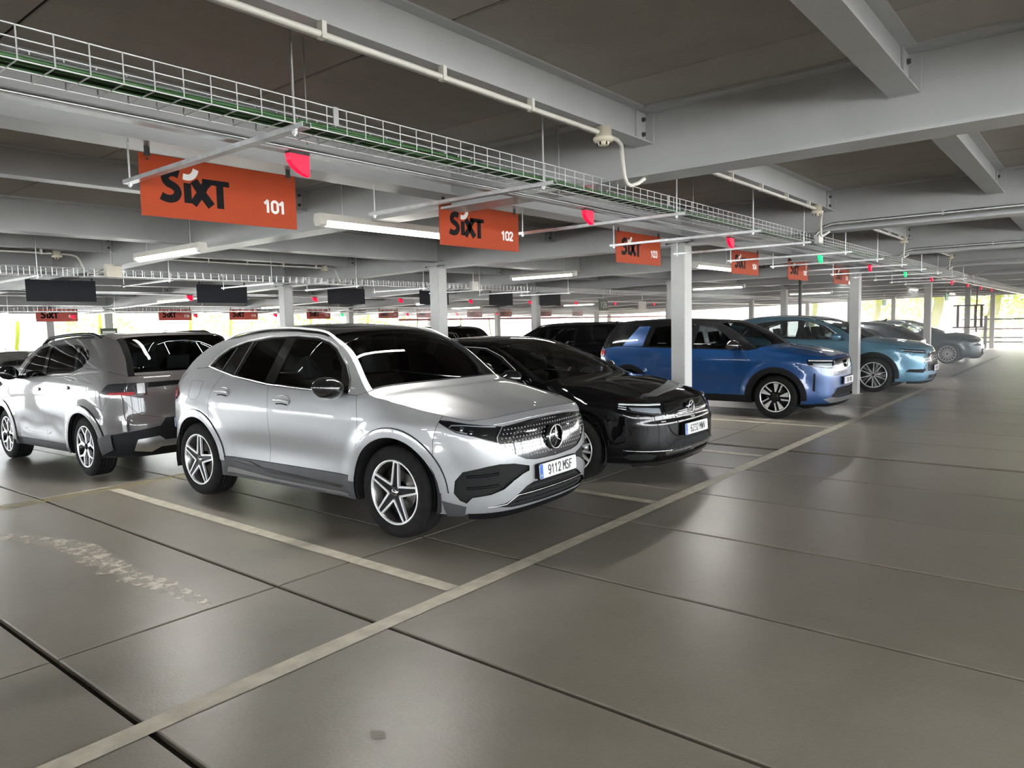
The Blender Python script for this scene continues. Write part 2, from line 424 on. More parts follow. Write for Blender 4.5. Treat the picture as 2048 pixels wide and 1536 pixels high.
# columns
def column(x, y, label, group=None, h=2.575):
    z = slope(y); o = empty('column', (x, y, z)); tag(o, label, 'column', group)
    mb = MB(); a = .1; f = .012; k = .0875; w_ = .007
    poly = [(-k, -a), (k, -a), (k, -a+f), (w_, -a+f), (w_, a-f), (k, a-f), (k, a), (-k, a), (-k, a-f), (-w_, a-f), (-w_, -a+f), (-k, -a+f)]
    poly = [(p[1], p[0]) for p in poly]      # flanges face along x
    n = len(poly); vs = [(p[0], p[1], 0) for p in poly]+[(p[0], p[1], h-.03) for p in poly]
    fs = [(i, (i+1) % n, n+(i+1) % n, n+i)[::-1] for i in range(n)]
    mb.add(vs, fs); mb.build('shaft', M['column'], o)
    mb = MB()                                  # boxed casing plates between the flanges
    mb.box(-.085, .085, -.0885, -.080, 0, h-.03); mb.box(-.085, .085, .080, .0885, 0, h-.03)
    mb.build('casing', M['column'], o)
    MB().box(-.16, .16, -.16, .16, h-.03, h-.005).build('cap_plate', M['paint_grey'], o)
    MB().box(-.13, .13, -.13, .13, .0, .012).build('base_plate', M['paint_grey'], o)
    if x < 20 and y < 14:
        cp = o.children[-2]
        bolts(cp, [(sx*.13, sy*.13, h-.03) for sx in (-1, 1) for sy in (-1, 1)], ('z', -1), .014, .02)
    return o
cl = {(8.2, 4.0): 'pale steel column standing between the black car and the blue car',
      (8.2, 8.15): 'pale steel column rising behind the roof of the silver car, right of its windscreen',
      (8.2, 12.3): 'pale steel column behind the tray, above the rear of the silver car roof',
      (16.2, 4.0): 'pale steel column between the blue car and the pale blue car',
      (16.2, 8.15): 'pale column half hidden directly behind the big front-row column',
      (16.2, 12.3): 'slim pale column seen above the black car roof',
      (24.2, 4.0): 'pale column between the pale blue car and the dark teal car',
      (32.2, 4.0): 'column that carries the dark red hanging frame',
      (40.2, 4.0): 'column with dark guard rails at the far end of the lane'}
for y in (4.0, 8.15, 12.3, 20.5, 24.65, -4.15, -12.3):
    for k in range(-4, 5):
        x = 8.2+8*k
        if y < 0 and x > 45: continue
        lb = cl.get((x, y))
        column(x, y, lb or ('pale steel column standing in the far rows toward the daylight' if y > 0 else 'pale steel column across the lane behind the viewer'),
               None if lb else 'distant garage columns')

# ------------------------------------------------------------------ overhead services
# wire-mesh cable trays: longitudinal wires and U-shaped cross wires are parts
def cable_tray(y0, x0, x1, z, label, n_parts, pitch=.1, w=.2, h=.1, cables=True):
    t = empty('cable_tray', (x0, y0, z+slope(y0))); tag(t, label, 'cable tray')
    L = x1-x0; r = .0028 if y0 < 5 else .004
    for (yy, zz) in ((0, h), (0, h*.62), (0, 0), (w*.5, 0), (w, 0), (w, h*.62), (w, h)):
        MB().tube([(0, yy, zz), (L, yy, zz)], r, 6).build('long_wire', M['wire'], t)
    me = MB().tube([(0, -.002, h), (0, -.002, 0), (0, w+.002, 0), (0, w+.002, h)], r, 5, False).mesh('cross_wire')
    me.materials.append(M['wire'])
    n = int(L/pitch)
    start = max(0, int((0.3-x0)/pitch))
    first = range(start, min(n, start+n_parts))
    for k in first: link('cross_wire', me, t, (k*pitch, 0, 0))
    mb = MB()
    for k in range(n):
        if k in first: continue
        X = k*pitch
        mb.tube([(X, 0, h), (X, 0, 0), (X, w, 0), (X, w, h)], r, 3, False)
    if mb.v: tag(mb.build('cross_wires', M['wire'], t), kind='stuff')
    if cables:
        rnd = random.Random(int(y0*10))
        for i in range(9):
            yy = .02+.018*i; pts = []; K = int(L/.5)
            for k in range(K+1): pts.append((L*k/K, yy+rnd.uniform(-.008, .008), .012+.009*(i % 3)+rnd.uniform(-.006, .008)))
            m_ = M['green_cable'] if i % 3 != 2 else M['grey_cable']
            MB().tube(pts, .0075, 6).build('cable', m_, t)
    return t
T1 = cable_tray(2.50, -3.0, 43.0, 2.427, 'wire mesh cable tray over the front of the nearest bays, carrying green cables', 200)
T2 = cable_tray(10.0, -2.0, 40.0, 2.385, 'wire mesh cable tray over the second row, behind the orange signs', 220, .12, cables=False)
T3 = cable_tray(19.3, 2.0, 40.0, 2.40, 'farthest wire mesh cable tray, just above the distant red signs', 60, .2, .25, .12, cables=False)
mb = MB(); 
b = empty('junction_box', (8.28, 2.46, 2.44)); tag(b, 'pale grey junction box clamped on the front cable tray', 'junction box')
MB().box(0, .16, -.03, .02, -.02, .17).build('housing', M['galv'], b); MB().box(.008, .152, -.036, -.031, -.01, .16).build('cover', M['white_plastic'], b)
b = empty('junction_box', (3.98, 9.93, 2.36)); tag(b, 'cream junction box on the second cable tray, left of the first dark panel gap', 'junction box')
MB().box(0, .19, -.05, .02, -.02, .14).build('housing', M['cream'], b); MB().tube([(.09, 0, .14), (.09, 0, .32)], .012, 6).build('conduit_stub', M['white_plastic'], b)
b = empty('junction_box', (10.9, 9.93, 2.33)); tag(b, 'white junction box on the second tray between two dark panels', 'junction box')
MB().box(0, .2, -.05, .02, -.02, .16).build('housing', M['white_plastic'], b); MB().tube([(.09, 0, .16), (.09, 0, .36)], .012, 6).build('conduit_stub', M['white_plastic'], b)
for i, X in enumerate((1.93, 4.9, 7.6)):
    o = MB().box(X, X+.025, 2.492, 2.497, 2.455, 2.53).build('splice_clip', M['galv'])
    tag(o, ['splice clip on the tray above sign 101', 'splice clip on the tray between signs 102 and 103', 'splice clip on the tray near the junction box'][i], 'clip', 'tray splice clips')

def trunking(y, x0, x1, z, label):
    t = empty('lighting_trunking', (x0, y, z+slope(y))); tag(t, label, 'trunking')
    L = x1-x0
    MB().box(0, L, -.03, .03, 0, .03).build('channel', M['galv'], t)
    MB().tube([(0, -.045, .01), (L, -.045, .01)], .008, 6).build('conduit', M['galv'], t)
trunking(2.95, -3, 43, 2.435, 'long grey trunking rail that carries the bay lights of the front row')
trunking(13.15, -1, 40, 2.40, 'long grey trunking rail with bay lights over the second row')
trunking(19.55, 2, 40, 2.40, 'long grey trunking rail with bay lights over the farthest row')

# strut bars that carry the trays
def strut_bar(X, ya, yb, z, label, group):
    o = empty('strut_bar', (X, ya, z+slope(ya))); tag(o, label, 'bar', group); L = yb-ya
    poly = [(-.0205,-.0105),(.0205,-.0105),(.0205,.0105),(.010,.0105),(.010,.008),(.017,.008),(.017,-.008),(-.017,-.008),(-.017,.008),(-.010,.008),(-.010,.0105),(-.0205,.0105)]
    m = MB(); n = len(poly); m.add([(p[0], 0, p[1]) for p in poly]+[(p[0], L, p[1]) for p in poly], [(i, (i+1) % n, n+(i+1) % n, n+i)[::-1] for i in range(n)]+[(0,1,6,7),(n+7,n+6,n+1,n),(1,2,5,6),(n+6,n+5,n+2,n+1),(2,3,4,5),(0,7,8,11),(8,9,10,11)])
    m.build('channel', M['galv'], o)
    top = SOF-z
    MB().tube([(0, .08, -.03), (0, .08, top-.003)], .006, 6).build('threaded_rod', M['galv'], o)
    MB().tube([(0, L-.04, -.03), (0, L-.04, .22)], .006, 6).build('threaded_rod', M['galv'], o)
    MB().box(-.025, .025, L-.065, L-.015, .20, .235).build('beam_clamp', M['galv'], o)
    for yy in (.08, L-.04):
        MB().lathe([(-.024, 0), (-.024, .012), (-.011, .012), (-.011, 0)], 'z', 6, (0, yy, 0), False).build('nut', M['galv'], o)
bars = [1.75, 3.40, 5.07, 6.60, 8.05, 9.66, 11.3, 12.9, 14.5, 16.1, 17.8, 19.4, 21.0]
bn = ['nearest strut bar, passing in front of sign 101', 'second strut bar from the camera, running above sign 102', 'strut bar passing just left of sign 103',
      'strut bar crossing the top of sign 103', 'strut bar crossing the front-row column head', 'strut bar crossing in front of sign 104', 'strut bar between signs 104 and 105']
for i, X in enumerate(bars):
    strut_bar(X, 2.43, 4.02, 2.41, bn[i] if i < len(bn) else f'{ORD[i-7]} strut bar under the front tray counted beyond sign 105', 'strut bars under the front tray')
for i, X in enumerate([3.25, 4.85, 6.45, 8.1, 9.7, 11.3, 12.9, 14.5]):
    strut_bar(X, 9.95, 11.5, 2.37, ['leftmost strut bar of the second tray', 'strut bar of the second tray right of the first dark panel', 'strut bar of the second tray in front of the second dark panel'][i] if i < 3 else f'{ORD[i-3]} strut bar of the second tray counted right from the second dark panel', 'strut bars under the second tray')
for i, X in enumerate([5.6, 7.9, 10.2, 12.5, 14.8, 17.1, 19.4]):
    strut_bar(X, 19.2, 20.7, 2.375, f'{ORD[i]} strut bar from the left under the farthest tray', 'strut bars under the farthest tray')
# rods
for i, X in enumerate([2.06, 4.05, 6.1, 8.4, 10.4]):
    o = MB().tube([(X, 2.86, 2.46), (X, 2.86, SOF-.002)], .004, 6).build('hanger_rod', M['galv'])
    tag(o, ['thin hanger rod left of sign 102 above the tray', 'thin hanger rod beside the smoke detector', 'thin hanger rod above sign 103', 'thin hanger rod beside the grey junction box', 'last thin hanger rod, beyond the grey junction box'][i], 'rod', 'trunking hanger rods')

# ---- lettering
def ribbon(mb, pts, w, t=.001, yoff=0):
    P = [Vector((p[0], p[1])) for p in pts]; L = []; R = []
    for i, p in enumerate(P):
        a = P[max(0, i-1)]; b = P[min(len(P)-1, i+1)]; d = (b-a).normalized(); n = Vector((-d.y, d.x)); ww = w[i] if isinstance(w, (list, tuple)) else w
        L.append(p+n*ww/2); R.append(p-n*ww/2)
    for i in range(len(P)-1):
        q = [L[i], R[i], R[i+1], L[i+1]]
        mb.add([(v.x, yoff-t, v.y) for v in q]+[(v.x, yoff, v.y) for v in q], [(0,1,2,3),(7,6,5,4),(0,4,5,1),(1,5,6,2),(2,6,7,3),(3,7,4,0)])

def cat2(pts, n=5):
    P = [Vector(p) for p in pts]; cl = (P[0]-P[-1]).length < 1e-6; out = []
    for i in range(len(P)-1):
        a = P[i-1] if i else (P[-2] if cl else P[0]); b = P[i]; c = P[i+1]; d = P[i+2] if i+2 < len(P) else (P[1] if cl else P[-1])
        for k in range(n):
            t = k/n; out.append(.5*(2*b+(c-a)*t+(2*a-5*b+4*c-d)*t*t+(3*b-a-3*c+d)*t**3))
    out.append(P[-1]); return out
_O = [(.27,1),(.50,.84),(.52,.5),(.50,.16),(.27,0),(.04,.16),(.02,.5),(.04,.84),(.27,1)]
GL = {'0': [('c', _O)], '1': [('l', [(.06,.76),(.30,1.0),(.30,0)])],
 '2': [('c', [(.04,.74),(.10,.94),(.27,1),(.46,.92),(.50,.72),(.40,.50),(.05,.03)]), ('l', [(.02,.03),(.52,.03)])],
 '3': [('c', [(.05,.84),(.26,1),(.48,.80),(.40,.58),(.24,.53)]), ('c', [(.24,.53),(.46,.46),(.50,.22),(.27,0),(.03,.14)])],
 '4': [('l', [(.36,0),(.36,1),(.02,.26),(.55,.26)])], '5': [('l', [(.48,.97),(.10,.97),(.07,.53)]), ('c', [(.07,.53),(.28,.63),(.50,.48),(.50,.18),(.27,0),(.03,.14)])],
 '6': [('c', [(.46,.88),(.28,1),(.08,.80),(.03,.4),(.10,.08),(.27,0),(.48,.10),(.50,.36),(.40,.54),(.26,.57),(.06,.42)])],
 '7': [('l', [(.03,.97),(.50,.97),(.20,0)])], '8': [('c', [(.27,.54),(.08,.68),(.08,.90),(.27,1),(.46,.90),(.46,.68),(.27,.54),(.05,.38),(.03,.12),(.27,0),(.51,.12),(.49,.38),(.27,.54)])],
 '9': [('c', [(.08,.12),(.26,0),(.46,.20),(.51,.6),(.44,.92),(.27,1),(.06,.90),(.04,.64),(.14,.46),(.28,.43),(.48,.58)])],
 'M': [('l', [(.04,0),(.04,1),(.29,.40),(.54,1),(.54,0)])], 'S': [('c', [(.49,.84),(.40,.96),(.27,1),(.08,.90),(.06,.70),(.25,.54),(.46,.40),(.50,.18),(.40,.03),(.25,0),(.10,.04),(.03,.18)])],
 'F': [('l', [(.52,.97),(.08,.97),(.08,0)]), ('l', [(.08,.52),(.44,.52)])], 'W': [('l', [(.0,1),(.14,0),(.29,.75),(.44,0),(.58,1)])], 'V': [('l', [(.0,1),(.27,0),(.54,1)])],
 'Z': [('l', [(.03,.97),(.50,.97),(.03,.03),(.52,.03)])], 'C': [('c', [(.50,.80),(.40,.97),(.25,1),(.07,.85),(.03,.5),(.07,.15),(.25,0),(.40,.03),(.50,.20)])], 'X': [('l', [(.02,0),(.52,1)]), ('l', [(.02,1),(.52,0)])],
 'L': [('l', [(.06,1),(.06,.03),(.50,.03)])], 'T': [('l', [(.0,.97),(.54,.97)]), ('l', [(.27,.97),(.27,0)])], 'K': [('l', [(.06,0),(.06,1)]), ('l', [(.50,1),(.10,.45)]), ('l', [(.20,.60),(.52,0)])],
 'R': [('l', [(.06,0),(.06,.97),(.28,.97)]), ('c', [(.28,.97),(.48,.86),(.48,.62),(.28,.50)]), ('l', [(.06,.50),(.28,.50),(.52,0)])], 'J': [('l', [(.46,1),(.46,.2)]), ('c', [(.46,.22),(.40,.04),(.25,0),(.08,.06),(.04,.2)])],
 'E': [('l', [(.50,.97),(.08,.97),(.08,.03),(.50,.03)]), ('l', [(.08,.52),(.44,.52)])]}
def text_mesh(body, h, stroke, sx=1.0, gap=.16):
    """single-stroke lettering of height h standing up in the x-z plane, centred"""
    m = MB(); x = 0; box = []
    for ch in body:
        if ch == ' ': x += .34; continue
        for kind, pts in GL.get(ch, []):
            P = cat2(pts) if kind == 'c' else [Vector(p) for p in pts]
            Q = [((x+p[0])*h*sx, stroke/2+p[1]*(h-stroke)) for p in P]
            if kind == 'l':
                for a, b in zip(Q[:-1], Q[1:]):
                    d = Vector(b)-Vector(a); d = d.normalized()*stroke*.28; ribbon(m, [(a[0]-d.x, a[1]-d.y), (b[0]+d.x, b[1]+d.y)], stroke)
            else: ribbon(m, Q, stroke)
        x += .56+gap
    w_ = (x-gap)*h*sx
    m.v = [(v[0]-w_/2, v[1], v[2]-h/2) for v in m.v]
    me = m.mesh('lettering'); return me

def logo_meshes():
    """unit logo: about 1.0 wide, 0.36 high; x right, z up, faces -y"""
    m = MB()
    arc = lambda cx, cy, r, a0, a1, n=9: [(cx+r*math.cos(math.radians(a0+(a1-a0)*k/(n-1))), cy+r*.86*math.sin(math.radians(a0+(a1-a0)*k/(n-1)))) for k in range(n)]
    s = [(.262, .385)]+arc(.16, .335, .105, 50, 200, 9)+[(.10, .262), (.18, .222)]+arc(.155, .125, .105, 55, -110, 9)+[(.03, .06)]
    s = [(.27, .40), (.21, .418), (.15, .413), (.095, .375), (.085, .32), (.12, .272), (.185, .243), (.232, .205), (.248, .15), (.215, .09), (.15, .062), (.085, .066), (.02, .092)]
    ribbon(m, [tuple(v) for v in cat2(s, 4)], .105)
    ribbon(m, [(.385, .30), (.385, .03)], .105)                      # dotless i
    ribbon(m, [(.48, .345), (.585, .19), (.72, .02)], .12)           # x
    ribbon(m, [(.455, .02), (.565, .17), (.64, .30), (.69, .345)], .11)
    ribbon(m, [(.60, .352), (1.0, .352)], .075); ribbon(m, [(.855, .35), (.855, .0)], .105)
    d = MB(); ribbon(d, [tuple(v) for v in cat2([(.33, .385), (.40, .378), (.455, .40), (.495, .445), (.515, .50)], 4)], .083)
    return m.mesh('logo_letters'), d.mesh('logo_swoosh')
LOGO_L, LOGO_D = logo_meshes(); LOGO_L.materials.append(M['logo_black']); LOGO_D.materials.append(M['white'])
PANEL = MB().box(0, .95, 0, .006, 0, .33).mesh('panel'); PANEL.materials.append(M['orange'])
STRAP = MB().box(-.015, .015, -.004, .0, 0, .075).mesh('strap'); STRAP.materials.append(M['strap'])
RIVET = MB().lathe([(-.004, 0), (-.004, .006), (0, .006)], 'y', 8).mesh('rivet'); RIVET.materials.append(M['bolt'])
M['red_sign'] = mat('sign_red', (.50, .06, .035), .4)
PANEL_R = PANEL.copy(); PANEL_R.materials.clear(); PANEL_R.materials.append(M['red_sign'])
def bay_sign(num, X, y, z, label, group=None, far=False, tilt=0):
    o = empty('bay_sign', (X, y, z), tilt); tag(o, label, 'sign', group)
    link('panel', PANEL_R if far else PANEL, o)
    p = link('logo_letters', LOGO_L, o, (.10, 0, .078)); p.scale = (.405, 1, .405)
    p = link('logo_swoosh', LOGO_D, o, (.10, 0, .078)); p.scale = (.405, 1, .405)
    link('number', text_mesh(num, .084, .0165, .92, .10), o, (.80, -.0, .125), None, M['white'])
    for xx in (.045, .90):
        link('strap', STRAP, o, (xx, .0, .315))
        if not far: link('rivet', RIVET, o, (xx, -.004, .30))
    return o
xs1 = [1.81, 4.06, 6.68, 9.74, 12.05, 14.65]
for i, X in enumerate(xs1):
    bay_sign(str(101+i), X, 4.0, 2.245, ['nearest and largest orange sign, numbered 101, behind the first strut bar', 'orange sign numbered 102, over the bonnet of the silver car', 'orange sign numbered 103, left of the front-row column head', 'orange sign numbered 104, first one right of the front-row column', 'orange sign numbered 105, above the thin dark pipe', 'smallest orange sign, numbered 106, touching the second front-row column'][i], 'orange bay signs', False, math.radians(-1.2))
xs3 = [6.52, 9.53, 11.65, 14.39, 17.47, 19.36, 22.2, 24.2, 27.2, 29.9]
for i, X in enumerate(xs3):
    bay_sign(str(117+i), X, 20.45, 1.94-.001*i, ['distant red sign 117 above the bonnet of the bronze crossover', 'distant red sign 118 above the rear window of the bronze crossover', 'distant red sign 119 left of the column behind the silver roof', 'distant red sign 120 above the silver car roof', 'distant red sign 121 over the windscreen top of the silver car', 'distant red sign 122 just left of the middle column', 'distant red sign 123 just right of the middle column', 'distant red sign 124 above the dark spoiler', 'distant red sign 125 right of the slim column', 'last distant red sign, over the black crossover with roof rails'][i], 'distant red bay signs', True)
DP = MB().box(0, .95, 0, .006, 0, .32).mesh('panel'); DP.materials.append(M['sign_back'])
for i, X in enumerate([3.77, 6.34, 9.07, 11.61, 14.04, 16.22]):
    o = empty('dark_sign', (X, 12.15, 2.11)); tag(o, f'blank dark back of a hanging sign, {["first", "second", "third", "fourth", "fifth", "sixth"][i]} from the left edge', 'sign', 'dark sign backs over the second row')
    link('panel', DP, o)
    for xx in (.05, .9): link('strap', STRAP, o, (xx, 0, .32))
def plate_sign(name, x, y, z, wd, hh, m, txt, tm, label, cat='sign', th=.03):
    o = empty(name, (x, y, z)); tag(o, label, cat)
    MB().box(0, wd, 0, th, 0, hh).build('panel', m, o)
    if txt: link('lettering', text_mesh(txt, hh*.55, hh*.07, .9), o, (wd/2, -.001, hh/2), None, tm)
    MB().tube([(wd/2, th/2, hh), (wd/2, th/2, SOF+slope(y)-z-.003)], .008, 6).build('hanger', M['galv'], o)
M['olive'] = mat('sign_olive', (.10, .13, .08), .5)
M['exit'] = mat('exit_green', (.01, .22, .09), .4, emit=(.01, .3, .12), es=.25)
plate_sign('number_sign', 19.5, 12.3, 1.98, .5, .36, M['olive'], '126', M['white'], 'olive number sign reading 126 beyond the dark panels')
plate_sign('white_box', 22.0, 12.3, 1.99, .5, .30, M['white_plastic'], None, None, 'small white box hanging far behind sign 103', 'box')
plate_sign('exit_sign', 33.5, 7.2, 2.03, .62, .24, M['exit'], 'EXIT'[:0] or None, None, 'green emergency exit sign with an arrow, far down the garage')
plate_sign('green_sign', 27.5, 4.6, 2.12, .7, .25, M['exit'], None, None, 'green hanging sign right of the fourth column')
plate_sign('green_sign', 31.3, 4.6, 2.12, .7, .25, M['exit'], None, None, 'green hanging sign between the last columns of the lane')
o = empty('column_plate', (7.92, 20.28, 1.55)); tag(o, 'small grey plate fixed on a far left column', 'sign')
MB().box(0, .42, 0, .02, 0, .2).build('panel', M['olive'], o); MB().box(.05, .37, -.003, 0, .07, .13).build('mark', M['white'], o)

# ---- bay occupancy lights
def light_mesh():
    pts = [(-.055, 0), (.055, 0), (.055, -.095), (.035, -.09), (.0, -.076), (-.03, -.056), (-.05, -.03)]
    return MB().prism(pts, 'y', -.016, .016)
lm = light_mesh(); LR = lm.mesh('diffuser'); LR.materials.append(M['red_light']); LG = lm.mesh('diffuser'); LG.materials.append(M['green_light'])
LCAP = MB().box(-.05, .056, -.02, .02, 0, .022).mesh('housing'); LCAP.materials.append(M['grey_plastic'])
def bay_light(X, y, z, green, label, group):
    o = empty('bay_light', (X, y, z)); tag(o, label, 'light', group)
    link('diffuser', LG if green else LR, o); link('housing', LCAP, o)
xl = [2.05, 4.50, 7.10, 10.08, 12.70, 15.38, 18.09, 20.8, 23.5, 26.3, 28.95]
nm = ['red bay light hanging right above sign 101', 'red bay light hanging right of sign 102', 'red bay light above the front-row column', 'green bay light right of sign 105',
      'red bay light above the column beside the blue car', 'green bay light above the pale blue car', 'red bay light over the third column of the lane']
for i, X in enumerate(xl):
    bay_light(X, 2.93, 2.425, i in (3, 5), nm[i] if i < 7 else f'red bay light far down the lane, {["first","second","third","fourth"][i-7]} beyond the third column', 'bay lights of the front row')
for i, X in enumerate([6.7, 9.45, 11.9, 14.4, 17.0, 19.4, 21.8, 24.6]):
    bay_light(X, 13.12, 2.28, False, f'red bay light over the second row, {["first","second","third","fourth","fifth","sixth","seventh","eighth"][i]} from the left', 'bay lights of the second row')
for i, (X, g) in enumerate([(7.0, 0), (10.1, 0), (12.6, 0), (15.1, 1), (18.0, 0), (20.6, 0), (23.0, 0), (25.8, 0)]):
    bay_light(X, 19.5, 2.08, bool(g), f'{"green" if g else "red"} bay light of the farthest row, {ORD[i]} from the left', 'bay lights of the farthest row')

# ---- smoke detectors with their conduits
def detector_run(x0, x1, y, z, lb1, lb2):
    t = empty('conduit', (x0, y, z+slope(y))); tag(t, lb1, 'pipe', 'smoke detector conduits')
    L = x1-x0
    MB().tube([(0, 0, 0), (L-.06, 0, 0)], .0125, 8).build('pipe', M['white_plastic'], t)
    MB().tube([(L+.05, 0, 0), (L+.17, .01, -.005), (L+.23, .02, -.02), (L+.27, .04, -.06), (L+.30, .05, -.12), (L+.33, .06, -.18), (L+.38, .07, -.215), (L+.44, .08, -.22), (L+.50, .06, -.20), (L+.53, .03, -.17)], .0125, 8).build('bent_pipe', M['white_plastic'], t)
    k = .35
    while k < L-.1:
        MB().box(k-.01, k+.01, -.016, .016, -.016, .045).build('pipe_clip', M['white_plastic'], t); k += .62
    d = empty('smoke_detector', (x1, y, z+slope(y))); tag(d, lb2, 'smoke detector', 'smoke detectors')
    MB().lathe([(.035, 0), (.035, .045), (-.02, .047), (-.022, .058), (-.036, .058), (-.045, .05), (-.048, .04), (-.048, 0)], 'z', 24).build('base', M['cream'], d)
    MB().lathe([(-.048, .036), (-.062, .033), (-.066, .026), (-.066, 0)], 'z', 20).build('chamber', M['cream'], d)
    for a in range(6):
        c_, s_ = math.cos(a*PI/3), math.sin(a*PI/3)
        MB().box(.033*c_-.004, .033*c_+.004, .033*s_-.004, .033*s_+.004, -.064, -.046).build('vent', M['liner'], d)
detector_run(-3, 3.60, 2.23, 2.68, 'white conduit clipped under the nearest beam, leading to the closest smoke detector', 'cream smoke detector under the nearest beam, closest to the camera')
detector_run(4.45, 7.55, 2.23, 2.68, 'white conduit right of the big beam, leading to the second smoke detector', 'second cream smoke detector, above the far end of the tray')
detector_run(8.45, 11.55, 2.23, 2.68, 'white conduit leading to the third smoke detector', 'third cream smoke detector along the conduit line')
detector_run(12.45, 15.55, 2.23, 2.68, 'white conduit leading to the fourth smoke detector', 'fourth cream smoke detector, farthest along the lane')
detector_run(.5, 3.5, 10.1, 2.66, 'white conduit over the second row at the left edge', 'cream smoke detector over the second row, left side')
detector_run(4.5, 7.5, 10.1, 2.66, 'white conduit over the second row behind sign 101', 'cream smoke detector over the second row, left of the middle column')
for i, X in enumerate((7.97, 11.97, 15.97, 19.97)):
    o = empty('conduit', (X, 0, 2.57)); tag(o, ['long shiny conduit along the second cross beam, reaching the right edge', 'long shiny conduit along the third cross beam', 'long shiny conduit along the fourth cross beam', 'long shiny conduit along the fifth cross beam'][i], 'pipe', 'conduits along the cross beams')
    MB().tube([(0, -6, 0), (0, 2.0, 0), (0, 2.2, 0), (0, 2.3, -.03), (0, 2.36, -.10)], .018, 8).build('pipe', M['galv'], o)
    for k in range(9): MB().box(-.014, .1, .9*k-6, .9*k-5.98, -.016, .016).build('pipe_clip', M['galv'], o)

# ---- fluorescent battens
def batten(x, y, z, along, label, L=1.5, lit=True):
    o = empty('batten_lamp', (x, y, z+slope(y)), 0 if along == 'x' else PI/2); tag(o, label, 'lamp', 'fluorescent batten lamps')
    MB().prism([(-.05, .0), (.05, .0), (.04, .055), (-.04, .055)], 'x', 0, L).build('body', M['white_plastic'], o)
    MB().prism([(.045, 0), (-.045, 0), (-.04, -.025), (-.022, -.042), (.022, -.042), (.04, -.025)], 'x', .06, L-.06).build('diffuser', M['tube'], o)
    for a, b in ((0, .06), (L-.06, L)): MB().prism([(.048, 0), (-.048, 0), (-.042, -.03), (-.022, -.046), (.022, -.046), (.042, -.03)], 'x', a, b).build('end_cap', M['white_plastic'], o)
    for xx in (.25, L-.25): MB().tube([(xx, 0, .05), (xx, 0, SOF-z-.003)], .004, 5).build('hanger_rod', M['galv'], o)
    ld = bpy.data.lights.new('lamp_light', 'AREA'); ld.shape = 'RECTANGLE'; ld.size = L-.1; ld.size_y = .06; ld.energy = LAMP_W; ld.color = (1, .975, .93)
    lo = bpy.data.objects.new('lamp_light', ld); COL.objects.link(lo); lo.parent = o; lo.location = (L/2, 0, -.06)
batten(3.56, 4.86, 2.475, 'x', 'lit batten lamp right of sign 101, running beside sign 102')
batten(3.85, 7.2, 2.475, 'y', 'lit batten lamp at upper left, running away from the camera below the beam')
batten(10.95, 7.4, 2.50, 'y', 'lit batten lamp between signs 102 and 103, beyond the middle column')
batten(10.7, 5.0, 2.475, 'x', 'lit batten lamp just right of the front-row column')
batten(7.8, 15.2, 2.475, 'y', 'lit batten lamp left of the second dark panel')
for k, (x, y, a) in enumerate([(18.7, 5.0, 'x'), (26.7, 5.0, 'x'), (18.9, 7.4, 'y'), (26.9, 7.4, 'y'), (15.8, 15.2, 'y'), (23.8, 15.2, 'y'), (3.9, 17.6, 'y'), (19.9, 17.6, 'y'), (34.7, 5, 'x'), (11.9, 17.6, 'y')]):
    batten(x, y, 2.475, a, ['lit batten lamp just beyond the second front-row column', 'lit batten lamp just beyond the third front-row column', 'lit batten lamp behind sign 105', 'lit batten lamp behind the green exit sign', 'lit batten lamp above the slim column', 'lit batten lamp near the small white box', 'lit batten lamp left of the first dark panel', 'lit batten lamp behind the olive number sign', 'lit batten lamp before the last columns', 'lit batten lamp above distant sign 121'][k])
for (x, y, a) in [(1.2, -1.6, 'x'), (9.2, -1.6, 'x'), (-6, 1, 'x'), (-6, 6, 'x'), (2, -8, 'x'), (17.2, -1.6, 'x'), (25.2, -1.6, 'x'), (33.2, -1.6, 'x'), (10, -8, 'x'), (-3.4, 4.9, 'x'), (20, -8, 'x')]:  # unseen lamps added outside the frame for even illumination
    batten(x, y, 2.475, a, 'unseen batten lamp added behind the viewer to even the light')

# ---- far lane furniture
o = empty('hanging_frame', (30.4, 3.75, 1.10)); tag(o, 'dark red rectangular frame hanging in front of a far column', 'frame')
M['dark_red'] = mat('dark_red', (.11, .02, .03), .5)
MB().box(-.05, .05, -.48, .48, 0, .05).build('bottom_bar', M['dark_red'], o); MB().box(-.05, .05, -.48, .48, .78, .83).build('top_bar', M['dark_red'], o)
for yy in (-.40, -.22, .32): MB().box(-.03, .03, yy-.04, yy+.04, .05, .78).build('upright', M['dark_red'], o)
MB().tube([(0, -.25, .83), (0, -.25, SOF-1.103)], .025, 8).build('hanger_pole', M['dark_red'], o)
MB().tube([(0, -.25, 0), (0, -.25, -.15)], .03, 8).build('lower_stub', M['dark_red'], o)
o = empty('guard_rail_post', (40.2, 3.7, 0)); tag(o, 'dark horizontal guard arms fixed on the farthest column', 'guard rail')
for i, zz in enumerate((.25, .45, .85, 1.3)):
    MB().box(-.04, .04, -.9, 1.5, zz, zz+.06).build('arm', M['lamp_red'] if i == 2 else M['black_plastic'], o)
MB().box(-.06, .06, .5, .62, 0, 1.5).build('post', M['grey_plastic'], o)
o = MB().tube([(19.0, 6.0, 0), (19.0, 6.0, 2.6)], .045, 10).build('drain_pipe', M['grey_plastic']); tag(o, 'thin dark vertical pipe below sign 105', 'pipe')
o = empty('sprinkler_pipe', (0, 22.2, 2.2-.31)); tag(o, 'long red sprinkler pipe in the far background', 'pipe')
M['red_pipe'] = mat('red_pipe', (.5, .02, .02), .4)
MB().tube([(20, 0, 0), (44, 0, 0)], .045, 8).build('pipe', M['red_pipe'], o)
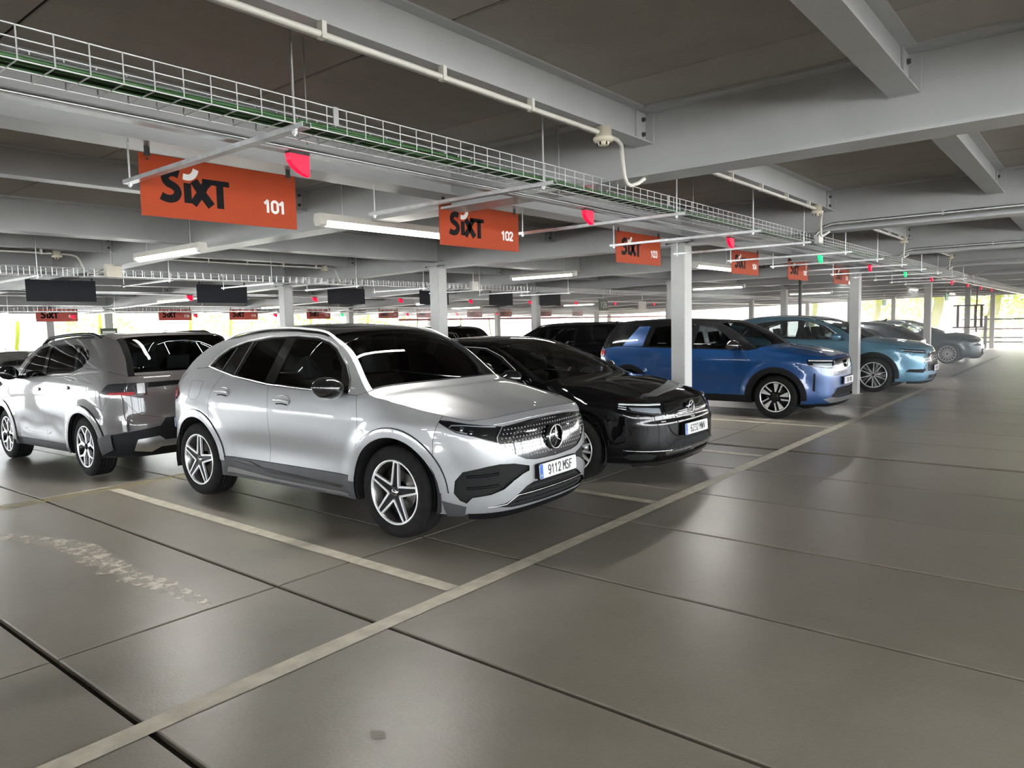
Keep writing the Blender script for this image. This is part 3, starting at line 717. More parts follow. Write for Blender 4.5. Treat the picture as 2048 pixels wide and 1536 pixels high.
for xx in range(21, 44, 3): MB().tube([(xx, 0, 0), (xx, 0, SOF+slope(22.2)-1.89-.215)], .008, 5).build('hanger_rod', M['galv'], o)

# ------------------------------------------------------------------ cars
def hermite(tab):
    """smooth monotone-ish interpolation of a table [(x, y)...]"""
    xs = np.array([a for a, b in tab], float); ys = np.array([b for a, b in tab], float)
    d = np.diff(ys)/np.diff(xs); m = np.zeros(len(xs)); m[0] = d[0]; m[-1] = d[-1]
    for i in range(1, len(xs)-1):
        if d[i-1]*d[i] <= 0: m[i] = 0
        else:
            h0, h1 = xs[i]-xs[i-1], xs[i+1]-xs[i]
            w1, w2 = 2*h1+h0, h1+2*h0; m[i] = (w1+w2)/(w1/d[i-1]+w2/d[i])
    def f(x):
        x = np.asarray(x, float); i = np.clip(np.searchsorted(xs, x)-1, 0, len(xs)-2)
        h = xs[i+1]-xs[i]; t = np.clip((x-xs[i])/h, 0, 1); t2, t3 = t*t, t*t*t
        return (2*t3-3*t2+1)*ys[i]+(t3-2*t2+t)*h*m[i]+(-2*t3+3*t2)*ys[i+1]+(t3-t2)*h*m[i+1]
    return f

def catmull(pts, n=16):
    P = [np.array(p, float) for p in pts]; P = [2*P[0]-P[1]]+P+[2*P[-1]-P[-2]]; out = []
    for i in range(1, len(P)-2):
        for k in range(n):
            t = k/n; a, b, c, d = P[i-1], P[i], P[i+1], P[i+2]
            out.append(.5*((2*b)+(-a+c)*t+(2*a-5*b+4*c-d)*t*t+(-a+3*b-3*c+d)*t**3))
    out.append(P[-2]); return np.array(out)

def smooth01(x): x = np.clip(x, 0, 1); return x*x*(3-2*x)

class Car:
    def __init__(s, name, cfg, loc, rz, label, cat='car', step=.03):
        s.c = cfg; s.step = step; s.rng = random.Random(len(label))
        s.root = empty(name, loc, rz); tag(s.root, label, cat)
        half = catmull([(-cfg['plan'][1][0], cfg['plan'][1][1])]+cfg['plan']+[(-cfg['plan'][-2][0], cfg['plan'][-2][1])], 60)
        half = half[60:-60]
        # arc length
        d = np.r_[0, np.cumsum(np.hypot(*np.diff(half, axis=0).T))]
        s.U = d[-1]; u = np.linspace(0, s.U, 2400)
        X = np.interp(u, d, half[:, 0]); Y = np.interp(u, d, half[:, 1])
        # smooth
        k = np.hanning(61); k /= k.sum()
        Xe = np.r_[-X[1:201][::-1], X, -X[-201:-1][::-1]]; Ye = np.r_[Y[1:201][::-1], Y, Y[-201:-1][::-1]]
        s.X = np.convolve(Xe, k, 'same')[200:-200]; s.Y = np.convolve(Ye, k, 'same')[200:-200]; s.u = u
        i0 = int(np.argmax(s.X > s.X.max()-.06)); s.i0 = i0
        s.ug = u
        s.side = hermite(cfg['side']); s.front = hermite(cfg['front']); s.rear = hermite(cfg['rear'])
        s.E = catmull(cfg['E'], 14); s.Ef = hermite([(a, b) for a, b in s._mono(s.E)])
        s.wb = cfg['wb']; s.r = cfg['r']; s.cz = cfg['r']
    def _mono(s, E):
        out = [tuple(E[0])]
        for a, b in E[1:]:
            if a > out[-1][0]+.01: out.append((a, b))
        return out
    def yu(s, y):                       # side station -> u
        mask = slice(60, 2340); return np.interp(y, s.Y[mask], s.u[mask])
    def xu(s, x):                       # front: |x| -> u (signed by sign of x; + is the left, local -x)
        m = s.X.argmax(); sg = np.sign(x); return sg*np.interp(np.abs(x), s.X[:m], s.u[:m])
    def ru(s, x):                       # rear: x>0 -> before U
        m = len(s.X)-1-s.X[::-1].argmax(); return s.U-np.sign(x)*(s.U-np.interp(np.abs(x), s.X[m:][::-1], s.u[m:][::-1]))
    def symf(s, half):
        h = s.conv(half); return [('u', a, b) for a, b in h]+[('u', -a, b) for a, b in h[::-1] if abs(a) > 1e-6]
    def symr(s, half):
        h = s.conv(half); return [('u', a, b) for a, b in h]+[('u', 2*s.U-a, b) for a, b in h[::-1] if abs(a-s.U) > 1e-6]
    def conv(s, pts):
        out = []
        for p in pts:
            if p[0] == 'f': out.append((float(s.xu(p[1])), p[2]))
            elif p[0] == 's': out.append((float(s.yu(p[1])), p[2]))
            elif p[0] == 'r': out.append((float(s.ru(p[1])), p[2]))
            elif p[0] == 'u': out.append((p[1], p[2]))
            else: out.append((float(s.yu(p[0])), p[1]))
        return out
    def P(s, u, z, off=0.0, sg=1):
        u = np.asarray(u, float); z = np.asarray(z, float)
        neg = u < 0; over = u > s.U; uu = np.where(neg, -u, np.where(over, 2*s.U-u, u)); fl = np.where(neg | over, -1.0, 1.0)
        x = np.interp(uu, s.u, s.X); y = np.interp(uu, s.u, s.Y)
        e = .012; x2 = np.interp(np.clip(uu+e, 0, s.U), s.u, s.X); x1 = np.interp(np.clip(uu-e, 0, s.U), s.u, s.X)
        y2 = np.interp(np.clip(uu+e, 0, s.U), s.u, s.Y); y1 = np.interp(np.clip(uu-e, 0, s.U), s.u, s.Y)
        tx, ty = x2-x1, y2-y1
        tx = np.where(uu < e, 2*e, np.where(uu > s.U-e, -2*e, tx)); ty = np.where((uu < e) | (uu > s.U-e), 0, ty)
        L = np.hypot(tx, ty); nx, ny = ty/L, -tx/L
        ws = nx*nx; wf = np.where(ny < 0, ny*ny, 0); wr = np.where(ny > 0, ny*ny, 0)
        d = ws*s.dside(y, z)+wf*s.front(z)+wr*s.rear(z)+off
        d = d + s.extra(uu, y, z, ws)
        X = x+nx*d; Y = y+ny*d
        return np.stack([-sg*fl*X, Y, z], -1)
    def dside(s, y, z):
        c = s.c; d = s.side(z)
        # door hollow and wheel-arch flares
        mid = np.exp(-((y-s.wb*.5)/(s.wb*.27))**4); d = d-c.get('hollow', .018)*mid*np.exp(-((z-c.get('hollow_z', .52))/.15)**2)
        for wy in (0, s.wb):
            r = np.hypot(y-wy, z-s.cz); d = d+c.get('flare', .02)*(1-smooth01((r-c['Ra']-.02)/.18))*np.where(z > .2, 1, 1)
        # fender shoulder curling in under the bonnet edge
        ze = s.Ef(y); k = smooth01((c['ya']-y)/.5); d = d-.05*k*np.clip((z-(ze-.13))/.13, 0, 1)**2
        for (z0, amp, wd, ya, yb) in c.get('creases', []):
            t = (y-ya)/(yb-ya); zz = z0[0]+(z0[1]-z0[0])*t; win = smooth01(np.clip(np.minimum(t, 1-t)*6, 0, 1))
            d = d+amp*win*np.exp(-np.abs((z-zz)/wd)**1.5)
        return d
    def extra(s, u, y, z, ws): return 0
    def normals(s, u, z, off, sg):
        e = .006; a = s.P(u+e, z, off, sg)-s.P(u-e, z, off, sg); b = s.P(u, z+e, off, sg)-s.P(u, z-e, off, sg)
        n = np.cross(a, b); n /= np.linalg.norm(n, axis=-1, keepdims=True)+1e-12; return n*sg
    def finish(s, name, V, F, N, m, parent=None, thick=0.0):
        me = bpy.data.meshes.new(name); me.from_pydata([tuple(v) for v in V], [], F)
        me.polygons.foreach_set('use_smooth', [True]*len(me.polygons)); me.update()
        # orient faces with N
        me.validate()
        fn = np.zeros(len(me.polygons)*3); me.polygons.foreach_get('normal', fn); fn = fn.reshape(-1, 3)
        vi = np.array([p.vertices[0] for p in me.polygons]); flip = (fn*N[vi]).sum(1).sum() < 0
        if flip:
            me.flip_normals()
        me.normals_split_custom_set_from_vertices([tuple(n) for n in N])
        return link(name, me, parent or s.root, None, None, m)
    def tri(s, poly, holes, step, gap):
        poly = np.array(poly, float)
        if gap: poly = inset(poly, gap)
        loops = [resample(poly, step)]+[resample(inset(np.array(h, float), -gap) if gap else np.array(h, float), step) for h in holes]
        lo, hi = poly.min(0), poly.max(0)
        gx, gy = np.meshgrid(np.arange(lo[0]+step*.5, hi[0], step), np.arange(lo[1]+step*.5, hi[1], step))
        g = np.stack([gx.ravel(), gy.ravel()], 1)
        if len(g):
            ins = inpoly(g, loops[0])
            for h in loops[1:]: ins &= ~inpoly(g, h)
            g = g[ins]; bd = np.concatenate(loops)
            if len(g):
                dd = np.full(len(g), 9.)
                for b in bd: dd = np.minimum(dd, (g[:, 0]-b[0])**2+(g[:, 1]-b[1])**2)
                g = g[dd > (step*.45)**2]
        pts = []; edges = []
        for l in loops:
            n0 = len(pts); pts += [tuple(p) for p in l]; edges += [(n0+i, n0+(i+1) % len(l)) for i in range(len(l))]
        pts += [tuple(p) for p in g]
        r = delaunay_2d_cdt([Vector(p) for p in pts], edges, [], 1, 1e-6)
        V = np.array([tuple(v) for v in r[0]]); F = np.array([tuple(f) for f in r[2] if len(f) == 3])
        if len(F) == 0: return V, []
        c = V[F].mean(1); ok = inpoly(c, loops[0])
        for h in loops[1:]: ok &= ~inpoly(c, h)
        return V, [tuple(int(i) for i in f) for f in F[ok]]
    def panel(s, name, pts, m, off=0.0, sg=1, holes=(), gap=.002, parent=None, step=None):
        poly = s.conv(pts); hs = [s.conv(h) for h in holes]
        V, F = s.tri(poly, hs, step or s.step, gap)
        if not len(F): return None
        N = s.normals(V[:, 0], V[:, 1], off, sg); N = N if True else N
        P = s.P(V[:, 0], V[:, 1], off, sg)
        # outward check
        cen = P.mean(0); 
        if (N.mean(0)*np.array([cen[0], cen[1]-s.wb/2, 0])).sum() < 0: N = -N
        return s.finish(name, P, F, N, m, parent)
    def both(s, name, pts, m, **k): return [s.panel(name, pts, m, sg=g, **k) for g in (1, -1)]
    def line(s, pts, r, off=.004, sg=1, n=5, step=.04, closed=False):
        q = resample(np.array(s.conv(pts), float), step, closed); P = s.P(q[:, 0], q[:, 1], off, sg)
        return MB().tube([tuple(p) for p in P], r, n, True, closed)
    def trim(s, name, pts, r, m, off=.004, sides=(1, -1), parent=None, closed=False):
        return [s.line(pts, r, off, g, closed=closed).build(name, m, parent or s.root) for g in sides]
    # ---- top surfaces between the two edge curves
    def top_setup(s):
        c = s.c; s.bt = hermite(c['bow']); s.ct = hermite(c['crown'])
        s.k0, s.k1 = s.E[0][0], s.E[-1][0]
    def top(s, t, ss, sub):
        """t along a piece of E (array of E samples), ss in [-1,1]"""
        c = s.c; y = np.interp(t, np.arange(len(s.E)), s.E[:, 0]); z = np.interp(t, np.arange(len(s.E)), s.E[:, 1])
        u = s.yu(y); Q = s.P(u, z); xe = -Q[..., 0]; ye = Q[..., 1]
        a = np.abs(ss); b = s.bt(y); cr = s.ct(y)
        X = -ss*xe; Yv = ye-b*(1-ss*ss); Z = z+cr*(1-a**2.2)+c.get('round', .02)*(1-a**10)
        hood = smooth01((s.c['ya']-.15-y)/.3); Z = Z+hood*c.get('ridge', .012)*(np.exp(-((a-.58)/.1)**2)-.0)
        # meet the nose and the tail of the shell exactly
        tt = t/14.0
        w0 = np.clip(1-tt/c.get('hood_n', 3), 0, 1)**2
        uf = s.xu(a*s._px0); ztip = s.E[0][1]+c.get('nose_rise', .02)*(1-a**2)
        Qf = s.P(np.abs(uf), ztip); 
        ye0, ze0 = s._ye0, s.E[0][1]
        form_y = ye0-s.bt(np.array(s.E[0][0]))*(1-a*a); form_z = ze0+s.ct(s.E[0][0])*(1-a**2.2)+c.get('round', .02)*(1-a**10)+c.get('ridge', .012)*np.exp(-((a-.58)/.1)**2)
        Yv = Yv+w0*(Qf[..., 1]-form_y); Z = Z+w0*(ztip-form_z); X = X+w0*np.sign(-ss)*(np.abs(Qf[..., 0])-a*s._xe0)
        nE = (len(s.E)-1)/14.0; w1 = np.clip(1-(nE-tt)/c.get('tail_n', 2), 0, 1)**2
        ur = s.ru(a*s._px1); zt = s.E[-1][1]+c.get('tail_rise', .0)*(1-a**2); Qr = s.P(ur, zt)
        fy = s._ye1-s.bt(s.E[-1][0])*(1-a*a); fz = s.E[-1][1]+s.ct(s.E[-1][0])*(1-a**2.2)+c.get('round', .02)*(1-a**10)
        Yv = Yv+w1*(Qr[..., 1]-fy); Z = Z+w1*(zt-fz); X = X+w1*np.sign(-ss)*(np.abs(Qr[..., 0])-a*s._xe1)
        return np.stack([X, Yv, Z], -1)
    def prep(s):
        s.top_setup()
        q = s.P(s.yu(s.E[0][0]), s.E[0][1]); s._xe0, s._ye0 = -float(q[0]), float(q[1])
        q = s.P(s.yu(s.E[-1][0]), s.E[-1][1]); s._xe1, s._ye1 = -float(q[0]), float(q[1])
        s._px0 = float(np.interp(s.yu(s.E[0][0]), s.u, s.X)); s._px1 = float(np.interp(s.yu(s.E[-1][0]), s.u, s.X))
    def loft(s, name, t0, t1, m, s0=-1, s1=1, nt=24, ns=36, off=0.0, parent=None, holes=None):
        t = np.linspace(t0*14, t1*14, nt); a = np.linspace(s0, s1, ns); T, A = np.meshgrid(t, a, indexing='ij')
        P = s.top(T, A, 0); e = .05; f = .01
        dt = s.top(np.clip(T+e*14*.2, 0, len(s.E)-1), A, 0)-s.top(np.clip(T-e*14*.2, 0, len(s.E)-1), A, 0)
        da = s.top(T, np.clip(A+f, -1, 1), 0)-s.top(T, np.clip(A-f, -1, 1), 0)
        N = np.cross(dt, da); N /= np.linalg.norm(N, axis=-1, keepdims=True)+1e-12; N = np.where(N[..., 2:3] < 0, -N, N)
        P = P+N*off; n, k = T.shape; F = [(i*k+j, i*k+j+1, (i+1)*k+j+1, (i+1)*k+j) for i in range(n-1) for j in range(k-1)]
        return s.finish(name, P.reshape(-1, 3), F, N.reshape(-1, 3), m, parent)
    def tpt(s, t, a, off=0):
        return s.top(np.array(t*14.0), np.array(float(a)), 0)

def inpoly(p, poly):
    x, y = p[:, 0], p[:, 1]; r = np.zeros(len(p), bool); n = len(poly); j = n-1
    for i in range(n):
        xi, yi, xj, yj = poly[i][0], poly[i][1], poly[j][0], poly[j][1]
        if yi != yj: r ^= ((yi > y) != (yj > y)) & (x < (xj-xi)*(y-yi)/(yj-yi)+xi)
        j = i
    return r
def resample(p, step, closed=True):
    p = np.array(p, float); out = []; n = len(p)
    for i in range(n if closed else n-1):
        a, b = p[i], p[(i+1) % n]; k = max(1, int(math.ceil(np.hypot(*(b-a))/step)))
        for j in range(k): out.append(a+(b-a)*j/k)
    if not closed: out.append(p[-1])
    return np.array(out)
def inset(p, g):
    n = len(p); A = sum(p[i][0]*p[(i+1) % n][1]-p[(i+1) % n][0]*p[i][1] for i in range(n)); sg = 1 if A > 0 else -1; out = []
    for i in range(n):
        a, b, c = p[i-1], p[i], p[(i+1) % n]; d1 = b-a; d2 = c-b; d1 = d1/(np.hypot(*d1)+1e-9); d2 = d2/(np.hypot(*d2)+1e-9)
        n1 = np.array([-d1[1], d1[0]])*sg; n2 = np.array([-d2[1], d2[0]])*sg; m = n1+n2; l = np.hypot(*m); m = m/l if l > .3 else n1
        q = max(.5, (m*n1).sum()); out.append(b+m*g/q)
    return np.array(out)
def arc_pts(cy, cz, r, a0, a1, n=14): return [(cy+r*math.cos(math.radians(a0+(a1-a0)*k/(n-1))), cz+r*math.sin(math.radians(a0+(a1-a0)*k/(n-1)))) for k in range(n)]

# ---- wheels: outer face toward local -x
def tyre_mesh(r, w, rr):
    p = [(.02, rr-.01), (.0, rr), (-.006, rr+.012), (-.012, rr+(r-rr)*.45), (-.004, r-.035), (.010, r-.010), (.028, r-.002)]
    g = 5; a, b = .028, w-.028
    for k in range(g):
        t0 = a+(b-a)*(k+.36)/g if k < g else b
        y0 = a+(b-a)*(k+.75)/g
        if k < g-1: p += [(y0, r), (y0+.002, r-.008), (y0+.010, r-.008), (y0+.012, r)]
    p += [(w-.028, r-.002), (w-.010, r-.010), (w+.004, r-.035), (w+.01, rr+(r-rr)*.45), (w, rr), (w-.03, rr-.01)]
    return MB().lathe(p, 'x', 56)
def seg(mb, a, b, w0, w1, x0, x1, d=.012):
    """tapered bar in the wheel plane from a to b (y,z), widths w0,w1, face depth x0..x1"""
    a = Vector(a); b = Vector(b); t = (b-a).normalized(); n = Vector((-t.y, t.x))
    q = [a+n*w0/2, a-n*w0/2, b-n*w1/2, b+n*w1/2]
    mb.add([(x0, q[0].x, q[0].y), (x0, q[1].x, q[1].y), (x1, q[2].x, q[2].y), (x1, q[3].x, q[3].y),
            (x0+d, q[0].x, q[0].y), (x0+d, q[1].x, q[1].y), (x1+d, q[2].x, q[2].y), (x1+d, q[3].x, q[3].y)],
           [(0,1,2,3),(7,6,5,4),(0,4,5,1),(1,5,6,2),(2,6,7,3),(3,7,4,0)])
def wheel_proto(style, r, rr, w=.235, turn=0):
    t = link('wheel', tyre_mesh(r, w, rr).mesh('wheel'), None); t.data.materials.append(M['tyre'])
    dark = M['rim_black']; lip = M['alu'] if style != 'grey' else M['rim_grey']
    MB().lathe([(.006, rr+.002), (-.004, rr), (-.004, rr-.010), (.004, rr-.016), (.008, rr-.018)], 'x', 48).build('rim_lip', lip, t)
    MB().lathe([(.008, rr-.016), (.05, rr-.035), (.15, rr-.045), (w-.01, rr-.01)], 'x', 40).build('barrel', M['disc'] if style in ('star',) else dark, t)
    MB().lathe([(.075, .0), (.075, rr*.62), (.09, rr*.62), (.09, 0)], 'x', 32).build('brake_disc', M['disc'], t)
    MB().lathe([(.11, .0), (.11, rr-.03)], 'x', 24).build('inner_cover', M['liner'], t)
    MB().lathe([(.012, 0), (.012, .03), (.022, .062), (.05, .07), (.075, .075)], 'x', 24).build('hub', dark, t)
    R1 = rr-.010
    for k in range(5):
        a = math.radians(90+turn+72*k); d = lambda ang, rad: (rad*math.cos(ang), rad*math.sin(ang))
        if style == 'star':
            b1 = MB(); seg(b1, d(a, .03), d(a, R1), .052, .036, .014, .002, .03); b1.build('spoke', dark, t)
            e = MB()
            for sg in (1, -1):
                p0 = d(a+sg*math.radians(36), .062); p1 = d(a+sg*.085, R1)
                seg(e, p0, p1, .017, .014, .002, -.004, .02)
            seg(e, d(a-.09, R1-.004), d(a+.09, R1-.004), .010, .010, -.002, -.002, .02)
            e.build('spoke_edge', M['alu'], t)
        elif style == 'blade':
            b1 = MB(); seg(b1, d(a, .03), d(a, R1), .10, .12, .018, .010, .03); b1.build('spoke', dark, t)
            e = MB(); p = [d(a-.16, .085), d(a+.02, .085), d(a+.10, R1-.012), d(a-.26, R1-.012)]
            e.prism([p[0], p[3], p[2], p[1]], 'x', -.002, .02); e.build('spoke_face', M['alu'], t)
            e = MB(); seg(e, d(a+.50, .10), d(a+.36, R1-.015), .02, .024, .004, .0, .02); e.build('thin_spoke', M['alu'], t)
        elif style == 'cross':
            for sg in (1, -1):
                e = MB(); seg(e, d(a, .04), d(a+sg*.10, rr*.58), .034, .022, .010, .006, .03); seg(e, d(a+sg*.06, rr*.55), d(a+sg*.36, R1), .022, .018, .004, .0, .03); e.build('spoke', M['alu'], t)
        elif style == 'fan':
            for j in (0, 1):
                a2 = a+j*math.radians(36); e = MB(); seg(e, d(a2, .03), d(a2+.05, R1), .022, .016, .008, .0, .03); e.build('spoke', M['alu'], t)
                if j: e = MB(); p = [d(a2-.02, .07), d(a2-.14, R1-.01), d(a2-.40, R1-.01)]; e.prism(p, 'x', .004, .02); e.build('spoke_face', M['rim_grey'], t)
        else:
            for j in range(3):
                a2 = a+j*math.radians(24); e = MB(); seg(e, d(a2, .03), d(a2, R1), .026, .020, .008, .0, .03); e.build('spoke', M['rim_grey'] if style == 'grey' else M['alu'], t)
    MB().lathe([(-.002, 0), (-.002, .026), (.004, .031), (.02, .033)], 'x', 24).build('hub_cap', M['chrome'] if style == 'star' else M['black_plastic'], t)
    if style == 'star':
        e = MB()
        for k in range(3): a = math.radians(90+120*k); seg(e, (0, 0), (.02*math.cos(a), .02*math.sin(a)), .007, .001, -.005, -.004, .004)
        e.build('hub_star', M['black_plastic'], t)
        MB().lathe([(-.003, 0), (-.003, .022), (.0, .022)], 'x', 20).build('hub_disc', M['chrome'], t)
    for k in range(5):
        a = math.radians(90+36+turn+72*k)
        MB().lathe([(.006, 0), (.006, .007), (.02, .008)], 'x', 6, (0, .048*math.cos(a), .048*math.sin(a)), False).build('wheel_bolt', M['bolt'], t)
    return t
def put_wheels(car, proto, x_out, sides=(-1, 1), steer=0):
    first = True
    for sx in sides:
        for y in (0, car.wb):
            t = proto if first else copy_tree(proto); first = False
            t.parent = car.root
            t.location = (sx*x_out, y, car.r)
            if sx > 0: t.rotation_euler = (0, 0, PI)
            if y == 0 and steer: t.rotation_euler[2] += steer
            t.rotation_euler[0] = car.rng.uniform(-.12, .12)*0

def licence_plate(car, text, y, z, tilt=0, face=-1, x=0.0, bent=0):
    o = empty('number_plate', (x, y, z), 0 if face < 0 else PI, car.root); o.rotation_euler[0] = tilt
    m = MB(); W, Hh = .52, .112
    c = .01; P = [(-W/2+c,-Hh/2),(W/2-c,-Hh/2),(W/2,-Hh/2+c),(W/2,Hh/2-c),(W/2-c,Hh/2),(-W/2+c,Hh/2),(-W/2,Hh/2-c),(-W/2,-Hh/2+c)]
    m.prism(P, 'y', 0, .008); m.build('plate', M['plate'], o)
    fr = MB(); fr.box(-W/2-.006, W/2+.006, .004, .02, -Hh/2-.006, Hh/2+.006).build('holder', M['black_plastic'], o)
    MB().box(-W/2+.003, -W/2+.044, -.001, .001, -Hh/2+.003, Hh/2-.003).build('blue_band', M['plate_blue'], o)
    link('lettering', text_mesh(text, .078, .0095, .84, .15), o, (.022, -.0015, 0), None, M['plate_text'])
    link('country_letter', text_mesh('E', .020, .0035, .9), o, (-W/2+.0235, -.002, -.030), None, M['white'])
    return o

def seats(car, zf=.55, w=.36, h=1.22, rows=2):
    c = car.c; y1 = c.get('seat_y', 1.35)
    for sx in (-1, 1):
        o = empty('front_seat', (sx*w, y1, zf), 0, car.root)
        b = MB(); b.add([(-.24,-.45,-.12),(.24,-.45,-.12),(.24,.08,-.12),(-.24,.08,-.12),(-.25,-.48,.0),(.25,-.48,.0),(.25,.05,-.02),(-.25,.05,-.02)], [(0,3,2,1),(4,5,6,7),(0,1,5,4),(1,2,6,5),(2,3,7,6),(3,0,4,7)], False); b.build('cushion', M['seat'], o)
        b = MB(); b.prism([(-.02,-.05),(.10,-.05),(.24,.56),(.14,.60),(.06,.55)], 'x', -.23, .23); b.build('backrest', M['seat'], o)
        b = MB(); b.prism([(.13,.62),(.25,.62),(.29,.80),(.18,.82)], 'x', -.13, .13); b.build('headrest', M['seat'], o)
    o = empty('rear_seat', (0, y1+.95, zf+.02), 0, car.root)
    MB().prism([(-.5,-.05),(.0,-.05),(.20,.55),(.08,.58),(-.05,.08),(-.5,.06)], 'x', -.62, .62).build('bench', M['seat'], o)
    for x in (-.38, .38): MB().prism([(.10,.58),(.20,.58),(.24,.74),(.14,.76)], 'x', x-.12, x+.12).build('headrest', M['seat'], o)
    zc = c['cowl_z']
    MB().prism([(c['ya']+.0, zc-.04), (c['ya']+.42, zc-.03), (c['ya']+.50, zc-.12), (c['ya']+.42, zc-.38), (c['ya'], zc-.38)], 'x', -.68, .68).build('dashboard', M['dash'], car.root)
    st = MB(); st.tube([(-.36+.185*math.cos(a*PI/12), c['ya']+.66+.06*math.sin(a*PI/12), zc-.10+.175*math.sin(a*PI/12)) for a in range(24)], .014, 6, True, True)
    st.tube([(-.36, c['ya']+.66, zc-.10), (-.36, c['ya']+.44, zc-.15)], .03, 6); st.tube([(-.53, c['ya']+.66, zc-.10), (-.19, c['ya']+.66, zc-.10)], .012, 6); st.build('steering_wheel', M['dash'], car.root)
    MB().lathe([(-.02, 0), (-.02, .02), (0, .03), (.02, .02), (.02, 0)], 'y', 12, (0, c['ya']+.62, zc+.30)).build('inner_mirror', M['dash'], car.root)

def mirror(car, y, z, x_in, m, sides=(-1, 1), L=.25):
    for sx in sides:
        o = empty('door_mirror', (sx*x_in, y, z), 0, car.root)
        prof = [(.0, .03), (.02, .065), (.06, .098), (.12, .108), (.19, .092), (L-.02, .05), (L, .01)]
        vs = []; fs = []; n = 16
        for i, (t, r) in enumerate(prof):
            for k in range(n):
                a = 2*PI*k/n; cy = math.cos(a); cz = math.sin(a)
                yy = (r*1.0 if cy < 0 else r*.42)*cy*1.15; zz = r*.85*cz
                vs.append((sx*t, yy+.05*(t/L), zz+.02*t/L))
        for i in range(len(prof)-1):
            for k in range(n): fs.append((i*n+k, i*n+(k+1) % n, (i+1)*n+(k+1) % n, (i+1)*n+k))
        b = MB(); b.add(vs, fs, True); b.add(vs[:n], [tuple(range(n))]); b.add(vs[-n:], [tuple(range(n))]); b.build('mirror_shell', m, o)
        MB().prism([(.04,-.05),(.19,-.04),(.20,.05),(.05,.06)], 'y', .052, .056).build('mirror_glass', M['chrome'], o).scale = (sx, 1, 1)
        b = MB(); b.tube([(-sx*.07, .02, -.07), (sx*.02, .02, -.05), (sx*.08, .02, -.04)], .022, 8); b.build('mirror_foot', M['black_plastic'], o)

